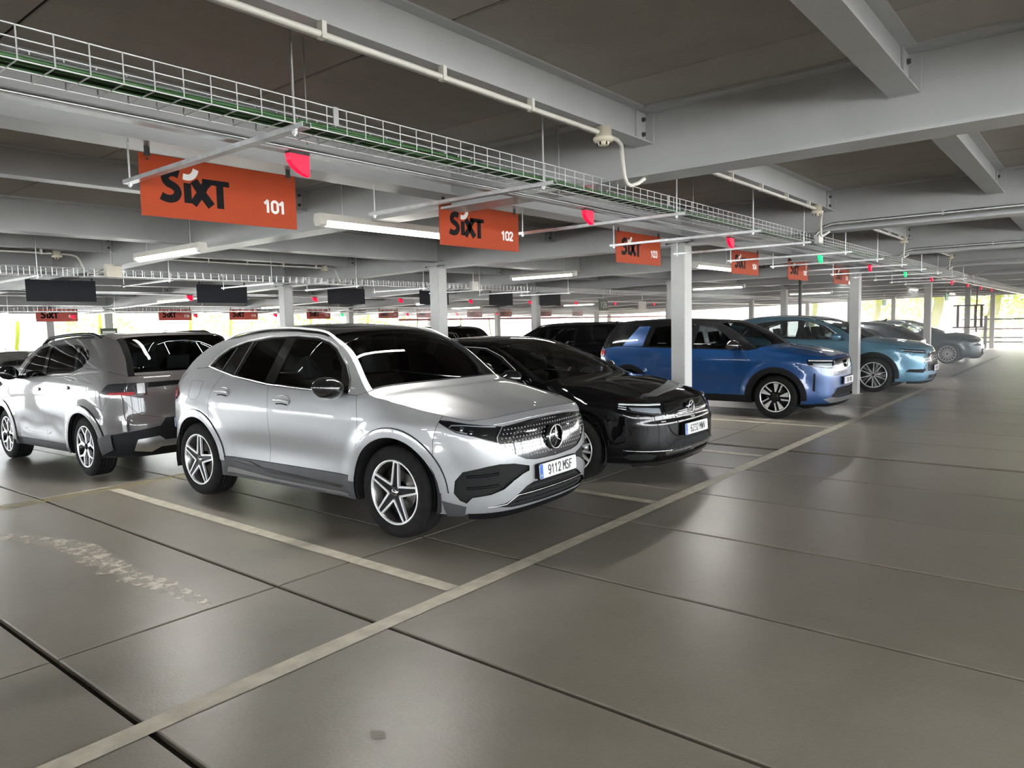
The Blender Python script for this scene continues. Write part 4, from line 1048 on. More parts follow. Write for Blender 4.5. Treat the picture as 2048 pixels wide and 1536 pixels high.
def common(car, P, low, opt={}):
    """body shared by every car: shell, fenders, doors, greenhouse, roof, wells. P is the paint"""
    c = car.c; car.prep(); ya = c['ya']; wb = car.wb; Ra = c['Ra']; zs = c['sill']; cz = car.cz
    E = [tuple(p) for p in car.E]; sill_top = c.get('sill_top', zs+.17)
    ia = min(range(len(E)), key=lambda i: abs(E[i][0]-ya)); front_E = [e for e in E if e[0] <= ya+.001]; rear_E = [e for e in E if e[0] >= ya-.001]
    a_f = math.degrees(math.asin(max(-1, min(1, (zs-cz)/Ra)))); a_t = math.degrees(math.asin(max(-1, min(1, (sill_top-cz)/Ra))))
    F, Mi, R = c['seamF'], c['seamM'], c['seamR']      # lists of (y,z) from top to bottom
    belt = c['belt']; bl = hermite(belt)
    yb = lambda a, b, n=8: [(a+(b-a)*k/(n-1), float(bl(a+(b-a)*k/(n-1)))) for k in range(n)]
    arcF_all = arc_pts(0, cz, Ra, 180-a_t, a_f, 22)
    bf = c['bumperF']; br = c['bumperR']                # y of seams on the side
    # backing shell, dark, just inside
    zl = c['zlow']
    back = [('f', 0, zl)]+[('f', .5, zl)]+[('s', car.Y[60]+.15, zl)]+[('s', -Ra*math.cos(math.radians(a_f)), zs)]+[('s', *p) for p in arc_pts(0, cz, Ra, 180-a_f+180-180, a_f, 2)][:0]
    aF = [('s', *p) for p in arc_pts(0, cz, Ra, 180-a_f, a_f, 18)]; aR = [('s', *p) for p in arc_pts(wb, cz, Ra, 180-a_f, a_f, 18)]
    topline = [('s', a, b) for a, b in front_E[::3]]+[('s', *p) for p in yb(ya+.02, c['tail_y'], 10)]
    poly = [('f', 0, zl), ('f', .6, zl)]+aF+aR+[('r', .6, zl), ('r', 0, zl), ('r', 0, c['tail_z']-.01)]+topline[::-1]+[('f', 0, front_E[0][1])]
    if opt.get('lower_front_holes') is None:
        car.both('inner_shell', poly, M['liner'], off=-.022, gap=0, step=.06, holes=opt.get('shell_holes', ()))
    # front wing
    wing = [('s', a, b) for a, b in front_E if a >= bf[0][0]]
    wing = wing+[('s', F[0][0], float(bl(F[0][0])))] + [('s', *p) for p in F[1:]] + [('s', F[-1][0], sill_top)]
    af = [p for p in arc_pts(0, cz, Ra, a_t, 180-a_t, 30)]
    af = [p for p in af if p[0] >= bf[-1][0]]
    wing = wing+[('s', *p) for p in af]+[('s', *p) for p in bf[::-1]]
    car.both('front_wing', wing, P)
    # doors
    fd = [('s', *p) for p in yb(F[0][0], Mi[0][0])]+[('s', *p) for p in Mi[1:]]+[('s', Mi[-1][0], sill_top), ('s', F[-1][0], sill_top)]+[('s', *p) for p in F[1:][::-1]]
    car.both('front_door', fd, P)
    arcR = arc_pts(wb, cz, Ra+.0, 180-a_t, 100, 12)
    arR = [p for p in arc_pts(wb, cz, Ra, 180-a_t, 60, 24) if p[0] <= R[-1][0]]
    rd = [('s', *p) for p in yb(Mi[0][0], R[0][0])]+[('s', *p) for p in R[1:]]+[('s', *p) for p in arR[::-1]]+[('s', Mi[-1][0], sill_top)]+[('s', *p) for p in Mi[1:][::-1]]
    car.both('rear_door', rd, P)
    # quarter panel
    arq = [p for p in arc_pts(wb, cz, Ra, 180-a_t, a_t, 34) if p[0] >= R[-1][0] and p[0] <= br[-1][0]+.001]
    q = [('s', *p) for p in yb(R[0][0], c['tail_y'])]+[('s', *p) for p in br]+[('s', *p) for p in arq[::-1]]+[('s', *p) for p in R[1:][::-1]]
    car.both('quarter_panel', q, P, holes=opt.get('quarter_holes', ()))
    # sill
    SP = opt.get('sill_mat', M['black_plastic'])
    sl = [('s', *p) for p in arc_pts(0, cz, Ra, a_t, a_f, 5)]+[('s', *p) for p in arc_pts(wb, cz, Ra, 180-a_f, 180-a_t, 5)]
    car.both('sill', sl, SP, off=opt.get('sill_off', 0))
    # greenhouse frame with the window opening
    D = c['dlo']; fr = [('s', *p) for p in yb(F[0][0], c['tail_y'], 10)]+[('s', a, b) for a, b in rear_E[::-1]]+[('s', ya, float(bl(ya)))]
    fr = [('s', ya, rear_E[0][1]-.002)]+[('s', *p) for p in yb(F[0][0], c['tail_y'], 14)]+[('s', a, b) for a, b in rear_E[::-1]][1:-1]
    car.both('side_frame', fr, opt.get('pillar', P), holes=[[('s', *p) for p in D]])
    # window frame (black) and panes
    panes = c['panes']
    Dm = [('s', *p) for p in D]
    car.both('window_frame', Dm, M['black_gloss'], off=-.004, gap=0, holes=[[('s', *p) for p in q] for q in panes])
    for i, q in enumerate(panes): car.both('side_window', [('s', *p) for p in q], opt.get('glass', [M['glass_mid']]*4)[i], off=-.009, gap=0)
    # bonnet, windscreen, roof, rear window
    ks = c['k']     # indices into E control points: cowl, roof front, roof rear, end
    car.loft('bonnet', 0, ks[0]-.02, P, nt=26)
    gl = opt.get('wind', M['glass_wind'])
    car.loft('windscreen', ks[0]+.04, ks[1]-.05, gl, -.95, .95, nt=16)
    for g in (-1, 1): car.loft('pillar_trim', ks[0], ks[1], opt.get('a_trim', M['black_gloss']), g*.95, g, nt=16, ns=4)
    car.loft('scuttle', ks[0]-.02, ks[0]+.04, M['black_plastic'], -.95, .95, nt=4)
    RP = opt.get('roof', P)
    car.loft('roof', ks[1]-.05, ks[2], RP, nt=24)
    car.loft('headliner', ks[1], ks[2], M['seat'], -.96, .96, nt=12, off=-.03)
    car.loft('rear_window', ks[2]+.06, ks[3]-.12, opt.get('rear_glass', M['glass_dark']), -.90, .90, nt=14)
    for g in (-1, 1): car.loft('rear_pillar', ks[2], ks[3], opt.get('rear_pillar', P), g*.90, g, nt=14, ns=5)
    car.loft('rear_window_trim', ks[3]-.12, ks[3], opt.get('rear_trim', P), -.90, .90, nt=5)
    car.loft('spoiler', ks[2]-.0, ks[2]+.06, RP, -.90, .90, nt=4)
    # wheel wells
    xo = car.X.max()-.03
    for sx in (-1, 1):
        for wy in (0, wb):
            pts = arc_pts(wy, cz, Ra+.01, a_f, 180-a_f, 22); vs = [(sx*xo, p[0], p[1]) for p in pts]+[(sx*(xo-.34), p[0], p[1]) for p in pts]; n = len(pts)
            m = MB(); m.add(vs, [(i, i+1, n+i+1, n+i) for i in range(n-1)], True); m.add(vs[n:]+[(sx*(xo-.34), wy, cz)], [(i, i+1, n) for i in range(n-1)])
            m.build('wheel_well', M['liner'], car.root)
    # floor pan
    w_ = car.X.max()-.09
    m = MB(); m.prism([(-w_+.3, -.55), (w_-.3, -.55), (w_-.26, wb+.55), (-w_+.26, wb+.55)], 'z', zs+.01, zs+.06)
    m.prism([(-w_, Ra+.02), (w_, Ra+.02), (w_, wb-Ra-.02), (-w_, wb-Ra-.02)], 'z', zs+.01, zs+.06)
    m.build('underbody', M['liner'], car.root)
    if opt.get('seats', True): seats(car, c.get('seat_z', .55))

def front_end(car, P, lamps=(), grille=None, intakes=(), center=(), zlow=.235, lamp_glow=None, lip=M['black_plastic'], grille_mat=None, low_front=None, lamp_in=True, plate=None, plate_z=.5):
    c = car.c; bf = c['bumperF']; Ra = c['Ra']; cz = car.cz; zs = c['sill']
    E = [tuple(p) for p in car.E]; e0 = E[0]; x0 = car._px0
    top = [('f', x0*k/8, e0[1]+c.get('nose_rise', .02)*(1-(k/8)**2)) for k in range(9)]
    top += [('s', a, b) for a, b in E[1:] if a < bf[0][0]]
    ang = math.degrees(math.acos(max(-1, bf[-1][0]/Ra))); a_f = math.degrees(math.asin((zlow-cz)/Ra))
    arc = [('s', *p) for p in arc_pts(0, cz, Ra, ang, 180-a_f, 9)]
    half = top+[('s', *p) for p in bf]+arc[1:]+[('s', min(-.55, arc[-1][1]-.1), zlow), ('f', .6, zlow), ('f', 0, zlow)]
    holes = []
    for l in lamps: h = car.conv(l); holes += [[('u', a, b) for a, b in h], [('u', -a, b) for a, b in h]]
    for l in intakes: h = car.conv(l); holes += [[('u', a, b) for a, b in h], [('u', -a, b) for a, b in h]]
    if grille: holes.append(car.symf(grille))
    for g in center: holes.append(car.symf(g))
    car.panel('front_bumper', car.symf(half), P, holes=holes)
    if grille:
        car.panel('grille', car.symf(grille), grille_mat or M['black_gloss'], off=-.006, gap=.001)
    for l in lamps:
        for sg in (1, -1):
            q = car.panel('headlamp', l, M['lamp_dark'], off=-.045, gap=-.012, sg=sg)
            car.panel('lamp_lens', l, M['lens'], off=-.002, gap=.002, sg=sg, parent=q)
            car.line(l, .004, -.008, sg, closed=True).build('lamp_seal', M['black_gloss'], q)
    for l in intakes: car.both('air_intake', l, M['black_plastic'], off=-.035, gap=-.012)
    for g in center: car.panel('lower_grille', car.symf(g), M['black_plastic'], off=-.035, gap=-.012)
    # underside lip
    h = [('f', 0, zlow+.012), ('f', .6, zlow+.012), ('s', -.62, zlow+.012), ('s', -.62, zlow-.04), ('f', .6, zlow-.05), ('f', 0, zlow-.05)]
    car.panel('front_lip', car.symf(h), lip, off=.003)

def rear_end(car, P, tg, low_mat=M['black_plastic'], zlow=.26, split=.45, lamps=(), lamp_mat=None, plate=None, plate_z=.8):
    c = car.c; br = c['bumperR']; Ra = c['Ra']; cz = car.cz; wb = car.wb; tz = c['tail_z']; e1 = tuple(car.E[-1])
    car.panel('tailgate', car.symr(tg), P)
    ang = math.degrees(math.acos(min(1, (br[-1][0]-wb)/Ra))); a_f = math.degrees(math.asin((zlow-cz)/Ra))
    arc = [('s', wb+p[0], p[1]) for p in arc_pts(0, cz, Ra, ang, a_f, 9)]
    ls = [p for p in arc if p[2] > split]; lo = [p for p in arc if p[2] <= split]
    half = [tg[-1]]+tg[::-1][1:-1]+[tg[1]]*0+[('s', c['tail_y'], e1[1])]+[('s', *p) for p in br]+ls[1:]+[('s', wb+math.sqrt(max(0, Ra**2-(split-cz)**2)), split), ('s', car.Y[-1]-.25, split+.0), ('r', 0, split)]
    half = [tg[-1]]+[q for q in tg[::-1][1:-1]]+[('s', c['tail_y'], e1[1])]+half[len(tg):] if False else half
    car.panel('rear_bumper', car.symr(half[::-1][::-1]), P)
    half = [('r', 0, split), ('s', car.Y[-1]-.25, split), ('s', wb+math.sqrt(max(0, Ra**2-(split-cz)**2)), split)]+lo+[('s', car.Y[-1]-.28, zlow), ('r', .5, zlow), ('r', 0, zlow)]
    car.panel('rear_valance', car.symr(half), low_mat, off=.004)
    for l in lamps: car.both('tail_lamp', l, lamp_mat or M['lamp_red'], off=.008)
    car.panel('rear_backing', car.symr([('r', 0, tz), ('s', c['tail_y'], e1[1]), ('s', br[-1][0]+.05, .5), ('s', car.Y[-1]-.3, zlow), ('r', 0, zlow)]), M['liner'], off=-.02, gap=.01, step=.08)

def rails(car, y0, y1, m, lift=.035, r=.013):
    for sg in (1, -1):
        pts = []
        for k in range(25):
            y = y0+(y1-y0)*k/24; z = float(np.interp(y, car.E[:, 0], car.E[:, 1])); q = car.P(car.yu(y), z, -.012, sg)
            l = lift*min(1, min(k, 24-k)/2.5); pts.append((q[0], q[1], q[2]+l))
        MB().tube(pts, r, 8).build('roof_rail', m, car.root)
def arches(car, Rt, m, off=.006, ext=True, seam=None):
    c = car.c; cz = car.cz; Ra = c['Ra']
    for wy in (0, car.wb):
        a = math.degrees(math.asin((c['sill_top']-cz)/Ra)) if ext else 0
        b0 = math.degrees(math.asin((c['sill_top']-cz)/Rt))
        lo0, lo1 = (a, 180-a)
        zl = c['arch_end'] if 'arch_end' in c else c['sill_top']
        aa = math.degrees(math.asin((zl-cz)/Ra)); bb = math.degrees(math.asin((zl-cz)/Rt))
        pts = arc_pts(wy, cz, Ra-.004, aa, 180-aa, 30)+arc_pts(wy, cz, Rt, 180-bb, bb, 30)
        car.both('arch_trim', [('s', *p) for p in pts], m, off=off, gap=0)
        if seam:
            car.trim('arch_seam', [('s', *p) for p in arc_pts(wy, cz, Rt+.004, bb, 180-bb, 30)], .0035, seam, off=.001)

def star_badge(car, y, z, R, parent=None, ring=M['chrome'], three=True, face=-1):
    o = empty('badge', (0, y, z), 0 if face < 0 else PI, car.root)
    MB().lathe([(0, 0), (0, R*1.04), (.02, R*1.12)], 'y', 36).build('badge_disc', M['black_gloss'], o)
    MB().tube([(R*math.cos(a*PI/18), -.006, R*math.sin(a*PI/18)) for a in range(36)], R*.07, 8, True, True).build('ring', ring, o)
    m = MB()
    if three:
        for k in range(3):
            a = PI/2+k*2*PI/3; d = (math.cos(a), math.sin(a)); n = (-d[1], d[0])
            b = R*.075; tip = (d[0]*R*.97, -.004, d[1]*R*.97)
            w = (n[0]*b, 0, n[1]*b); c0 = (0, -.012, 0)
            # two facets per ray
            q = PI/3; e1 = (math.cos(a+q)*b, -.004, math.sin(a+q)*b); e2 = (math.cos(a-q)*b, -.004, math.sin(a-q)*b)
            m.add([c0, e1, tip, e2], [(0, 2, 1), (0, 3, 2)])
        m.build('star', ring, o)
    return o

# ================================================================== silver car
silver_cfg = dict(
    plan=[(0,-.885),(.30,-.872),(.52,-.83),(.68,-.745),(.79,-.60),(.86,-.38),(.895,-.1),(.912,.4),(.917,1.36),(.912,2.3),(.895,2.8),(.85,3.15),(.76,3.38),(.6,3.5),(.35,3.56),(0,3.575)],
    side=[(.18,-.07),(.25,-.035),(.40,-.018),(.55,-.012),(.72,.0),(.88,.0),(.97,-.012),(1.06,-.035),(1.15,-.07),(1.30,-.135),(1.45,-.205),(1.60,-.29)],
    front=[(.18,-.10),(.25,-.03),(.33,-.008),(.45,0),(.60,0),(.72,-.012),(.82,-.035),(.90,-.068),(.96,-.12),(1.0,-.17)],
    rear=[(.2,-.12),(.3,-.04),(.45,0),(.65,0),(.8,-.03),(1.0,-.06),(1.1,-.10),(1.2,-.16),(1.5,-.4)],
    E=[(-.64,.925),(-.45,.96),(-.2,1.00),(.08,1.055),(.30,1.115),(.63,1.40),(.98,1.545),(1.3,1.585),(1.6,1.60),(2.0,1.59),(2.45,1.535),(2.75,1.465),(3.0,1.34),(3.18,1.20),(3.32,1.10)],
    k=(4, 6, 11, 14), ya=.30, wb=2.729, r=.359, Ra=.43, sill=.25, sill_top=.44, arch_end=.40, zlow=.24, hollow=.022, hollow_z=.55, flare=.022,
    seamF=[(.41,1.085),(.37,.90),(.38,.70),(.45,.50)], seamM=[(1.585,1.125),(1.54,.95),(1.53,.70),(1.57,.5)], seamR=[(2.33,1.205),(2.47,1.05),(2.50,.90),(2.46,.80),(2.42,.70),(2.386,.62)],
    belt=[(.41,1.083),(1.59,1.126),(2.16,1.187),(2.62,1.262),(2.9,1.245),(3.32,1.085)], tail_y=3.32, tail_z=1.11,
    bumperF=[(-.44,.962),(-.41,.88),(-.385,.78),(-.388,.552)], bumperR=[(3.2,1.0),(3.14,.8),(3.10,.585)],
    dlo=[(.515,1.093),(1.59,1.138),(2.16,1.198),(2.62,1.278),(2.52,1.365),(2.37,1.44),(2.13,1.50),(1.78,1.54),(1.41,1.55),(1.10,1.53),(.93,1.495),(.81,1.445),(.63,1.31),(.54,1.20)],
    panes=[[(.60,1.105),(1.50,1.142),(1.40,1.535),(1.10,1.512),(.94,1.48),(.82,1.428),(.68,1.30)],
           [(1.66,1.150),(2.12,1.200),(1.97,1.505),(1.78,1.522),(1.54,1.532)],
           [(2.37,1.245),(2.58,1.283),(2.49,1.36),(2.36,1.425),(2.28,1.45)]],
    bow=[(-.64,.22),(.0,.20),(.30,.17),(.98,.10),(1.6,.0),(2.7,-.03),(3.32,-.17)], crown=[(-.64,.02),(0,.035),(.30,.02),(.98,.025),(1.6,.035),(2.4,.03),(3.32,.02)],
    cowl_z=1.08, nose_rise=.030, round=.028, ridge=.010, seat_y=1.30,
    creases=[((.90,.97), .002, .03, .5, 2.9)])
def build_silver():
    th = math.radians(2.52)
    # front axle centre on the ground
    ox = 3.63+.897*math.cos(th); oy = 4.15+.897*math.sin(th)
    car = Car('car', silver_cfg, (ox, oy, .002), th, 'silver electric crossover parked nose out under sign 102, plate 9112 MSF', step=.028)
    P = M['silver']
    gl = [M['glass_mid'], M['glass_dark'], M['glass_dark'], M['glass_dark']]
    grille = [('f',0,.893),('f',.25,.889),('f',.545,.868),('f',.60,.80),('f',.60,.762),('f',.52,.70),('f',.44,.645),('f',.36,.612),('f',.25,.595),('f',0,.588)]
    lamp = [('f',.553,.870),('f',.66,.886),('s',-.62,.905),('s',-.50,.925),('s',-.39,.932),('s',-.46,.895),('s',-.56,.845),('f',.74,.815),('f',.68,.787),('f',.607,.762),('f',.608,.80)]
    intake = [('f',.33,.555),('f',.48,.592),('f',.60,.602),('f',.68,.592),('s',-.60,.555),('s',-.545,.49),('s',-.535,.40),('s',-.575,.345),('s',-.62,.325),('f',.755,.37),('f',.66,.385),('f',.57,.415),('f',.48,.47),('f',.40,.505),('f',.33,.52)]
    low = [('f',0,.425),('f',.28,.425),('f',.36,.405),('f',.44,.36),('f',.50,.325),('f',.56,.302),('f',.66,.292),('f',.5,.268),('f',0,.262)]
    common(car, P, None, dict(sill_mat=M['grey_plastic'], sill_off=.006, roof=M['black_gloss'], glass=gl, a_trim=M['silver'], rear_pillar=P, wind=M['glass_wind']))
    front_end(car, P, [lamp], grille, [intake], [low])
    tg = [('r',0,1.115),('r',.64,1.10),('r',.66,.9),('r',.6,.66),('r',0,.62)]
    rear_end(car, P, tg, low_mat=P, lamps=[[('s',3.22,1.07),('r',.62,1.03),('r',.5,.98),('r',.5,.93),('r',.66,.92),('s',3.20,.93),('s',3.12,.99)]])
    arches(car, .495, P, .010, seam=M['black_plastic'])
    rails(car, .78, 2.55, M['alu'], .03, .012)
    # bright window surround, fine black strips of the doors
    car.trim('window_moulding', [('s', *p) for p in [(.505,1.13),(.50,1.095),(1.59,1.132),(2.16,1.19),(2.645,1.272)]], .0055, M['chrome'], off=.004)
    car.trim('window_moulding', [('s', *p) for p in [(.505,1.13),(.52,1.20),(.61,1.32),(.79,1.46),(.92,1.51),(1.10,1.545),(1.41,1.565),(1.78,1.556),(2.13,1.516),(2.39,1.452),(2.55,1.37),(2.645,1.272)]], .0045, M['chrome'], off=.004)
    car.both('pillar_cover', [('s', *p) for p in [(1.50,1.14),(1.66,1.148),(1.55,1.54),(1.41,1.54)]], M['black_gloss'], off=.0)
    car.both('sill_strip', [('s', *p) for p in [(.56,.345),(.60,.325),(1.55,.345),(2.12,.405),(2.10,.425),(1.86,.425),(1.70,.385)]], M['black_gloss'], off=.016)
    car.trim('sill_moulding', [('s', *p) for p in [(.47,.262),(1.3,.262),(2.26,.262)]], .012, M['grey_plastic'], off=.0)
    for (y, z) in ((1.335, 1.0), (2.265, 1.04)):
        pts = [('s', y+.105*math.cos(a*PI/10), z+.052*math.sin(a*PI/10)) for a in range(20)]
        for sg in (1, -1):
            q = car.panel('door_handle', pts, P, off=.004, gap=0, sg=sg)
            car.line([('s', y-.075, z-.030), ('s', y, z-.022), ('s', y+.075, z-.026)], .006, .006, sg, 6).build('handle_shadow_gap', M['black_plastic'], q)
            car.line([('s', y-.10, z-.004), ('s', y, z+.004), ('s', y+.10, z+.002)], .013, .020, sg, 8).build('handle_bar', P, q)
            car.line([('s', y-.07, z+.035), ('s', y, z+.044), ('s', y+.07, z+.033)], .006, .006, sg, 8).build('handle_rim', P, q)
    car.trim('fuel_flap', [('s', *p) for p in [(2.66,1.13),(2.90,1.13),(2.90,.98),(2.86,.95),(2.74,.95),(2.68,1.0)]],   .0012, M['black_plastic'], off=.0, closed=True, sides=(1,))
    mirror(car, .60, 1.135, .865, M['black_gloss'])
    car.trim('pane_divider', [('s',2.255,1.455),('s',2.385,1.235)], .006, M['grey_plastic'], off=.004)
    car.trim('pane_divider', [('s',2.03,1.51),('s',2.155,1.20)], .005, M['grey_plastic'], off=.004)
    car.both('sill_band', [('s', *p) for p in [(.50,.268),(1.4,.275),(2.22,.29),(2.20,.345),(1.5,.305),(.50,.292)]], M['rim_grey'], off=.010)
    for sg in (1, -1):
        car.panel('lamp_reflector', [('f',.625,.80),('f',.66,.805),('f',.67,.862),('f',.625,.855)], M['reflector'], off=-.03, gap=0, sg=sg)
        car.panel('lamp_reflector', [('s',-.64,.835),('s',-.60,.845),('s',-.60,.87),('s',-.64,.87)], M['reflector'], off=-.03, gap=0, sg=sg)
    # lamp internals
    for sg in (1, -1):
        car.line([('f',.60,.872),('f',.68,.879),('s',-.60,.893),('s',-.52,.893),('s',-.50,.875),('s',-.55,.85),('f',.77,.835)], .006, -.012, sg).build('light_strip', M['lamp_white'], car.root)
        for y_, z_ in ((-.665, .832), (-.60, .858)):
            q = car.P(car.yu(y_), z_, -.03, sg); MB().lathe([(-.012, 0), (-.010, .018), (0, .024), (.012, .026)], 'y', 16, tuple(q)).build('projector', M['reflector'], car.root)
        for z_ in (.52, .435):
            car.line([('f',.60,z_+.01),('f',.68,z_+.004),('s',-.62,z_-.004)], .011, -.018, sg, 6).build('intake_fin', M['black_plastic'], car.root)
        car.panel('bumper_corner', [('s', *p) for p in [(-.44,.345),(-.62,.30),(-.60,.22),(-.47,.22)]], M['grey_plastic'], off=.004, sg=sg)
        car.line([('f',.48,.47),('f',.57,.412),('f',.66,.381),('f',.755,.365),('s',-.62,.318)], .004, .003, sg).build('blade_edge', P, car.root)
        # star-pattern of the grille: several hundred tiny chips
    m = MB(); gp = np.array(car.conv(car.symf(grille))); s3 = .0085
    for r_ in range(10):
        for k in range(-22, 23):
            u = (k+.5*(r_ % 2))*.036; z = .605+r_*.030
            if not inpoly(np.array([[u, z]]), inset(gp, .016))[0] or u*u+(z-.735)**2 < .104**2: continue
            C0 = car.P(u, z, .0); A = car.P(u+.004, z, .0); Bp = car.P(u, z+.004, .0)
            ex = (A-C0)/np.linalg.norm(A-C0); ez = (Bp-C0)/np.linalg.norm(Bp-C0)
            for j in range(3):
                a = PI/2+j*2*PI/3; b = a+PI/3; c_ = a-PI/3; nn = np.cross(ex, ez); nn = nn/np.linalg.norm(nn)
                if nn[1] > 0: nn = -nn
                p0 = C0+nn*.003; t1 = C0+s3*(ex*math.cos(a)+ez*math.sin(a)); t2 = C0+s3*.3*(ex*math.cos(b)+ez*math.sin(b)); t3 = C0+s3*.3*(ex*math.cos(c_)+ez*math.sin(c_))
                m.add([tuple(p0), tuple(t1), tuple(t2), tuple(t3)], [(0, 1, 2), (0, 3, 1)])
    tag(m.build('grille_stars', M['lamp_white'], car.root), kind='stuff')
    y0 = float(car.P(0., .73)[1]); star_badge(car, y0-.018, .735, .092)
    car.line([('f',-.62,.888),('f',-.3,.905),('f',0,.910),('f',.3,.905),('f',.62,.888)], .004, .0).build('grille_moulding', M['chrome'], car.root)
    MB().lathe([(-.0, 0), (-.0, .012), (.01, .012)], 'z', 16, (0, -.70, .985)).build('bonnet_badge', M['chrome'], car.root)
    licence_plate(car, '9112 MSF', float(car.P(0., .50)[1])-.030, .497, math.radians(-3))
    MB().box(-.27, .27, -.895, -.86, .445, .55).build('plate_mount', M['black_plastic'], car.root)
    for k in range(4):
        car.line(car.symf([('f',0,.405-.036*k),('f',.30+.05*k,.402-.036*k)]), .006, -.02, 1, 6).build('grille_bar', M['black_plastic'], car.root)
    car.line([('u', float(car.xu(-.68)), .288),('u', float(car.xu(-.55)), .296),('u', float(car.xu(-.45)), .352),('u', float(car.xu(-.45)), .352)]+[('f',.45,.352),('f',.55,.296),('f',.68,.288)], .004, .004).build('lip_moulding', M['chrome'], car.root)
    w = wheel_proto('star', .359, .252, .235, 8)
    put_wheels(car, w, .897)
    return car
build_silver()

# ================================================================== the other cars
def generic(name, cfg, loc, rz, label, P, style='plain', wheel='multi', step=.045, opt={}, parts=None, front=None, rear=None, w_r=None, turn=0, x_out=None):
    car = Car(name, cfg, loc, rz, label, step=step)
    common(car, P, None, opt)
    front_end(car, P, **(front or {}))
    rear_end(car, P, **(rear or {}))
    if parts: parts(car)
    r = cfg['r']; wpr = wheel_proto(wheel, r, w_r or r*.70, .225, turn)
    put_wheels(car, wpr, x_out or (cfg['plan'][7][0]-.02))
    return car

def mkplan(w, yn, yt, wb): return [(0,yn),(.33*w/.917,yn+.015),(.56*w/.917,yn+.06),(.72*w/.917,yn+.15),(.82*w/.917,yn+.30),(w-.045,yn+.52),(w-.015,yn+.8),(w,yn+1.3),(w,wb*.5),(w-.003,wb-.4),(w-.015,wb+.05),(w-.06,yt-.42),(w-.15,yt-.20),(.62,yt-.08),(.35,yt-.02),(0,yt)]
SIDE = lambda belt, roof: [(.18,-.07),(.25,-.035),(.40,-.015),(.55,-.01),(.72,.0),(belt-.2,.0),(belt-.1,-.012),(belt,-.035),(belt+.1,-.07),(belt+(roof-belt)*.5,-.15),(roof-.12,-.23),(roof+.02,-.30)]
REAR = [(.2,-.10),(.3,-.03),(.45,0),(.65,0),(.8,-.02),(1.0,-.05),(1.1,-.08),(1.25,-.16),(1.6,-.35)]
def NOSE(z): return [(.18,-.10),(.26,-.03),(.35,-.005),(.45,0),(.60,0),(z-.2,-.015),(z-.1,-.04),(z-.03,-.075),(z+.03,-.12),(z+.08,-.18)]

def bar_badge(car, y, z, R, face=-1):
    o = star_badge(car, y, z, R, three=False, face=face)
    m = MB(); m.prism([(-R*1.3,-.2*R),(R*.25,-.05*R),(-R*.05,R*.12),(R*1.3,.2*R),(-R*.2,R*.05),(R*.05,-R*.1)], 'y', -.012, -.004)
    m.build('bolt_mark', M['chrome'], o); return o

# ---- black hatchback, plate 6232 MWV
astra = dict(plan=mkplan(.93, -.90, 3.47, 2.675), side=SIDE(.98, 1.42), front=NOSE(.80), rear=REAR,
    E=[(-.66,.79),(-.4,.855),(0,.925),(.38,.985),(.85,1.20),(1.30,1.365),(1.65,1.405),(2.1,1.40),(2.6,1.35),(2.88,1.285),(3.12,1.13),(3.30,.98)],
    k=(3, 5, 9, 11), ya=.38, wb=2.675, r=.33, Ra=.375, sill=.20, sill_top=.30, zlow=.2, hollow=.02, flare=.018,
    seamF=[(.52,.965),(.47,.8),(.46,.55),(.50,.35)], seamM=[(1.55,1.0),(1.50,.8),(1.50,.5),(1.53,.35)], seamR=[(2.30,1.035),(2.40,.92),(2.41,.78),(2.37,.6),(2.34,.48)],
    belt=[(.52,.965),(1.6,.998),(2.3,1.03),(2.75,1.08),(3.0,1.05),(3.30,.965)], tail_y=3.30, tail_z=.99,
    bumperF=[(-.42,.845),(-.40,.74),(-.345,.62),(-.345,.475)], bumperR=[(3.15,.85),(3.06,.65),(3.03,.445)],
    dlo=[(.60,.975),(1.6,1.01),(2.3,1.042),(2.78,1.095),(2.62,1.20),(2.3,1.30),(1.75,1.355),(1.35,1.335),(1.05,1.24),(.80,1.12)],
    panes=[[(.66,.985),(1.50,1.016),(1.44,1.325),(1.36,1.318),(1.08,1.225),(.86,1.12)], [(1.62,1.022),(2.28,1.05),(2.14,1.31),(1.75,1.335),(1.57,1.332)], [(2.36,1.06),(2.72,1.10),(2.60,1.18),(2.30,1.27)]],
    bow=[(-.66,.22),(0,.20),(.38,.17),(1.3,.10),(2.1,0),(2.88,-.03),(3.30,-.15)], crown=[(-.66,.02),(0,.05),(.38,.03),(1.3,.03),(2.1,.04),(2.88,.03),(3.3,.02)], cowl_z=.95, nose_rise=.035, round=.025, seat_z=.42)
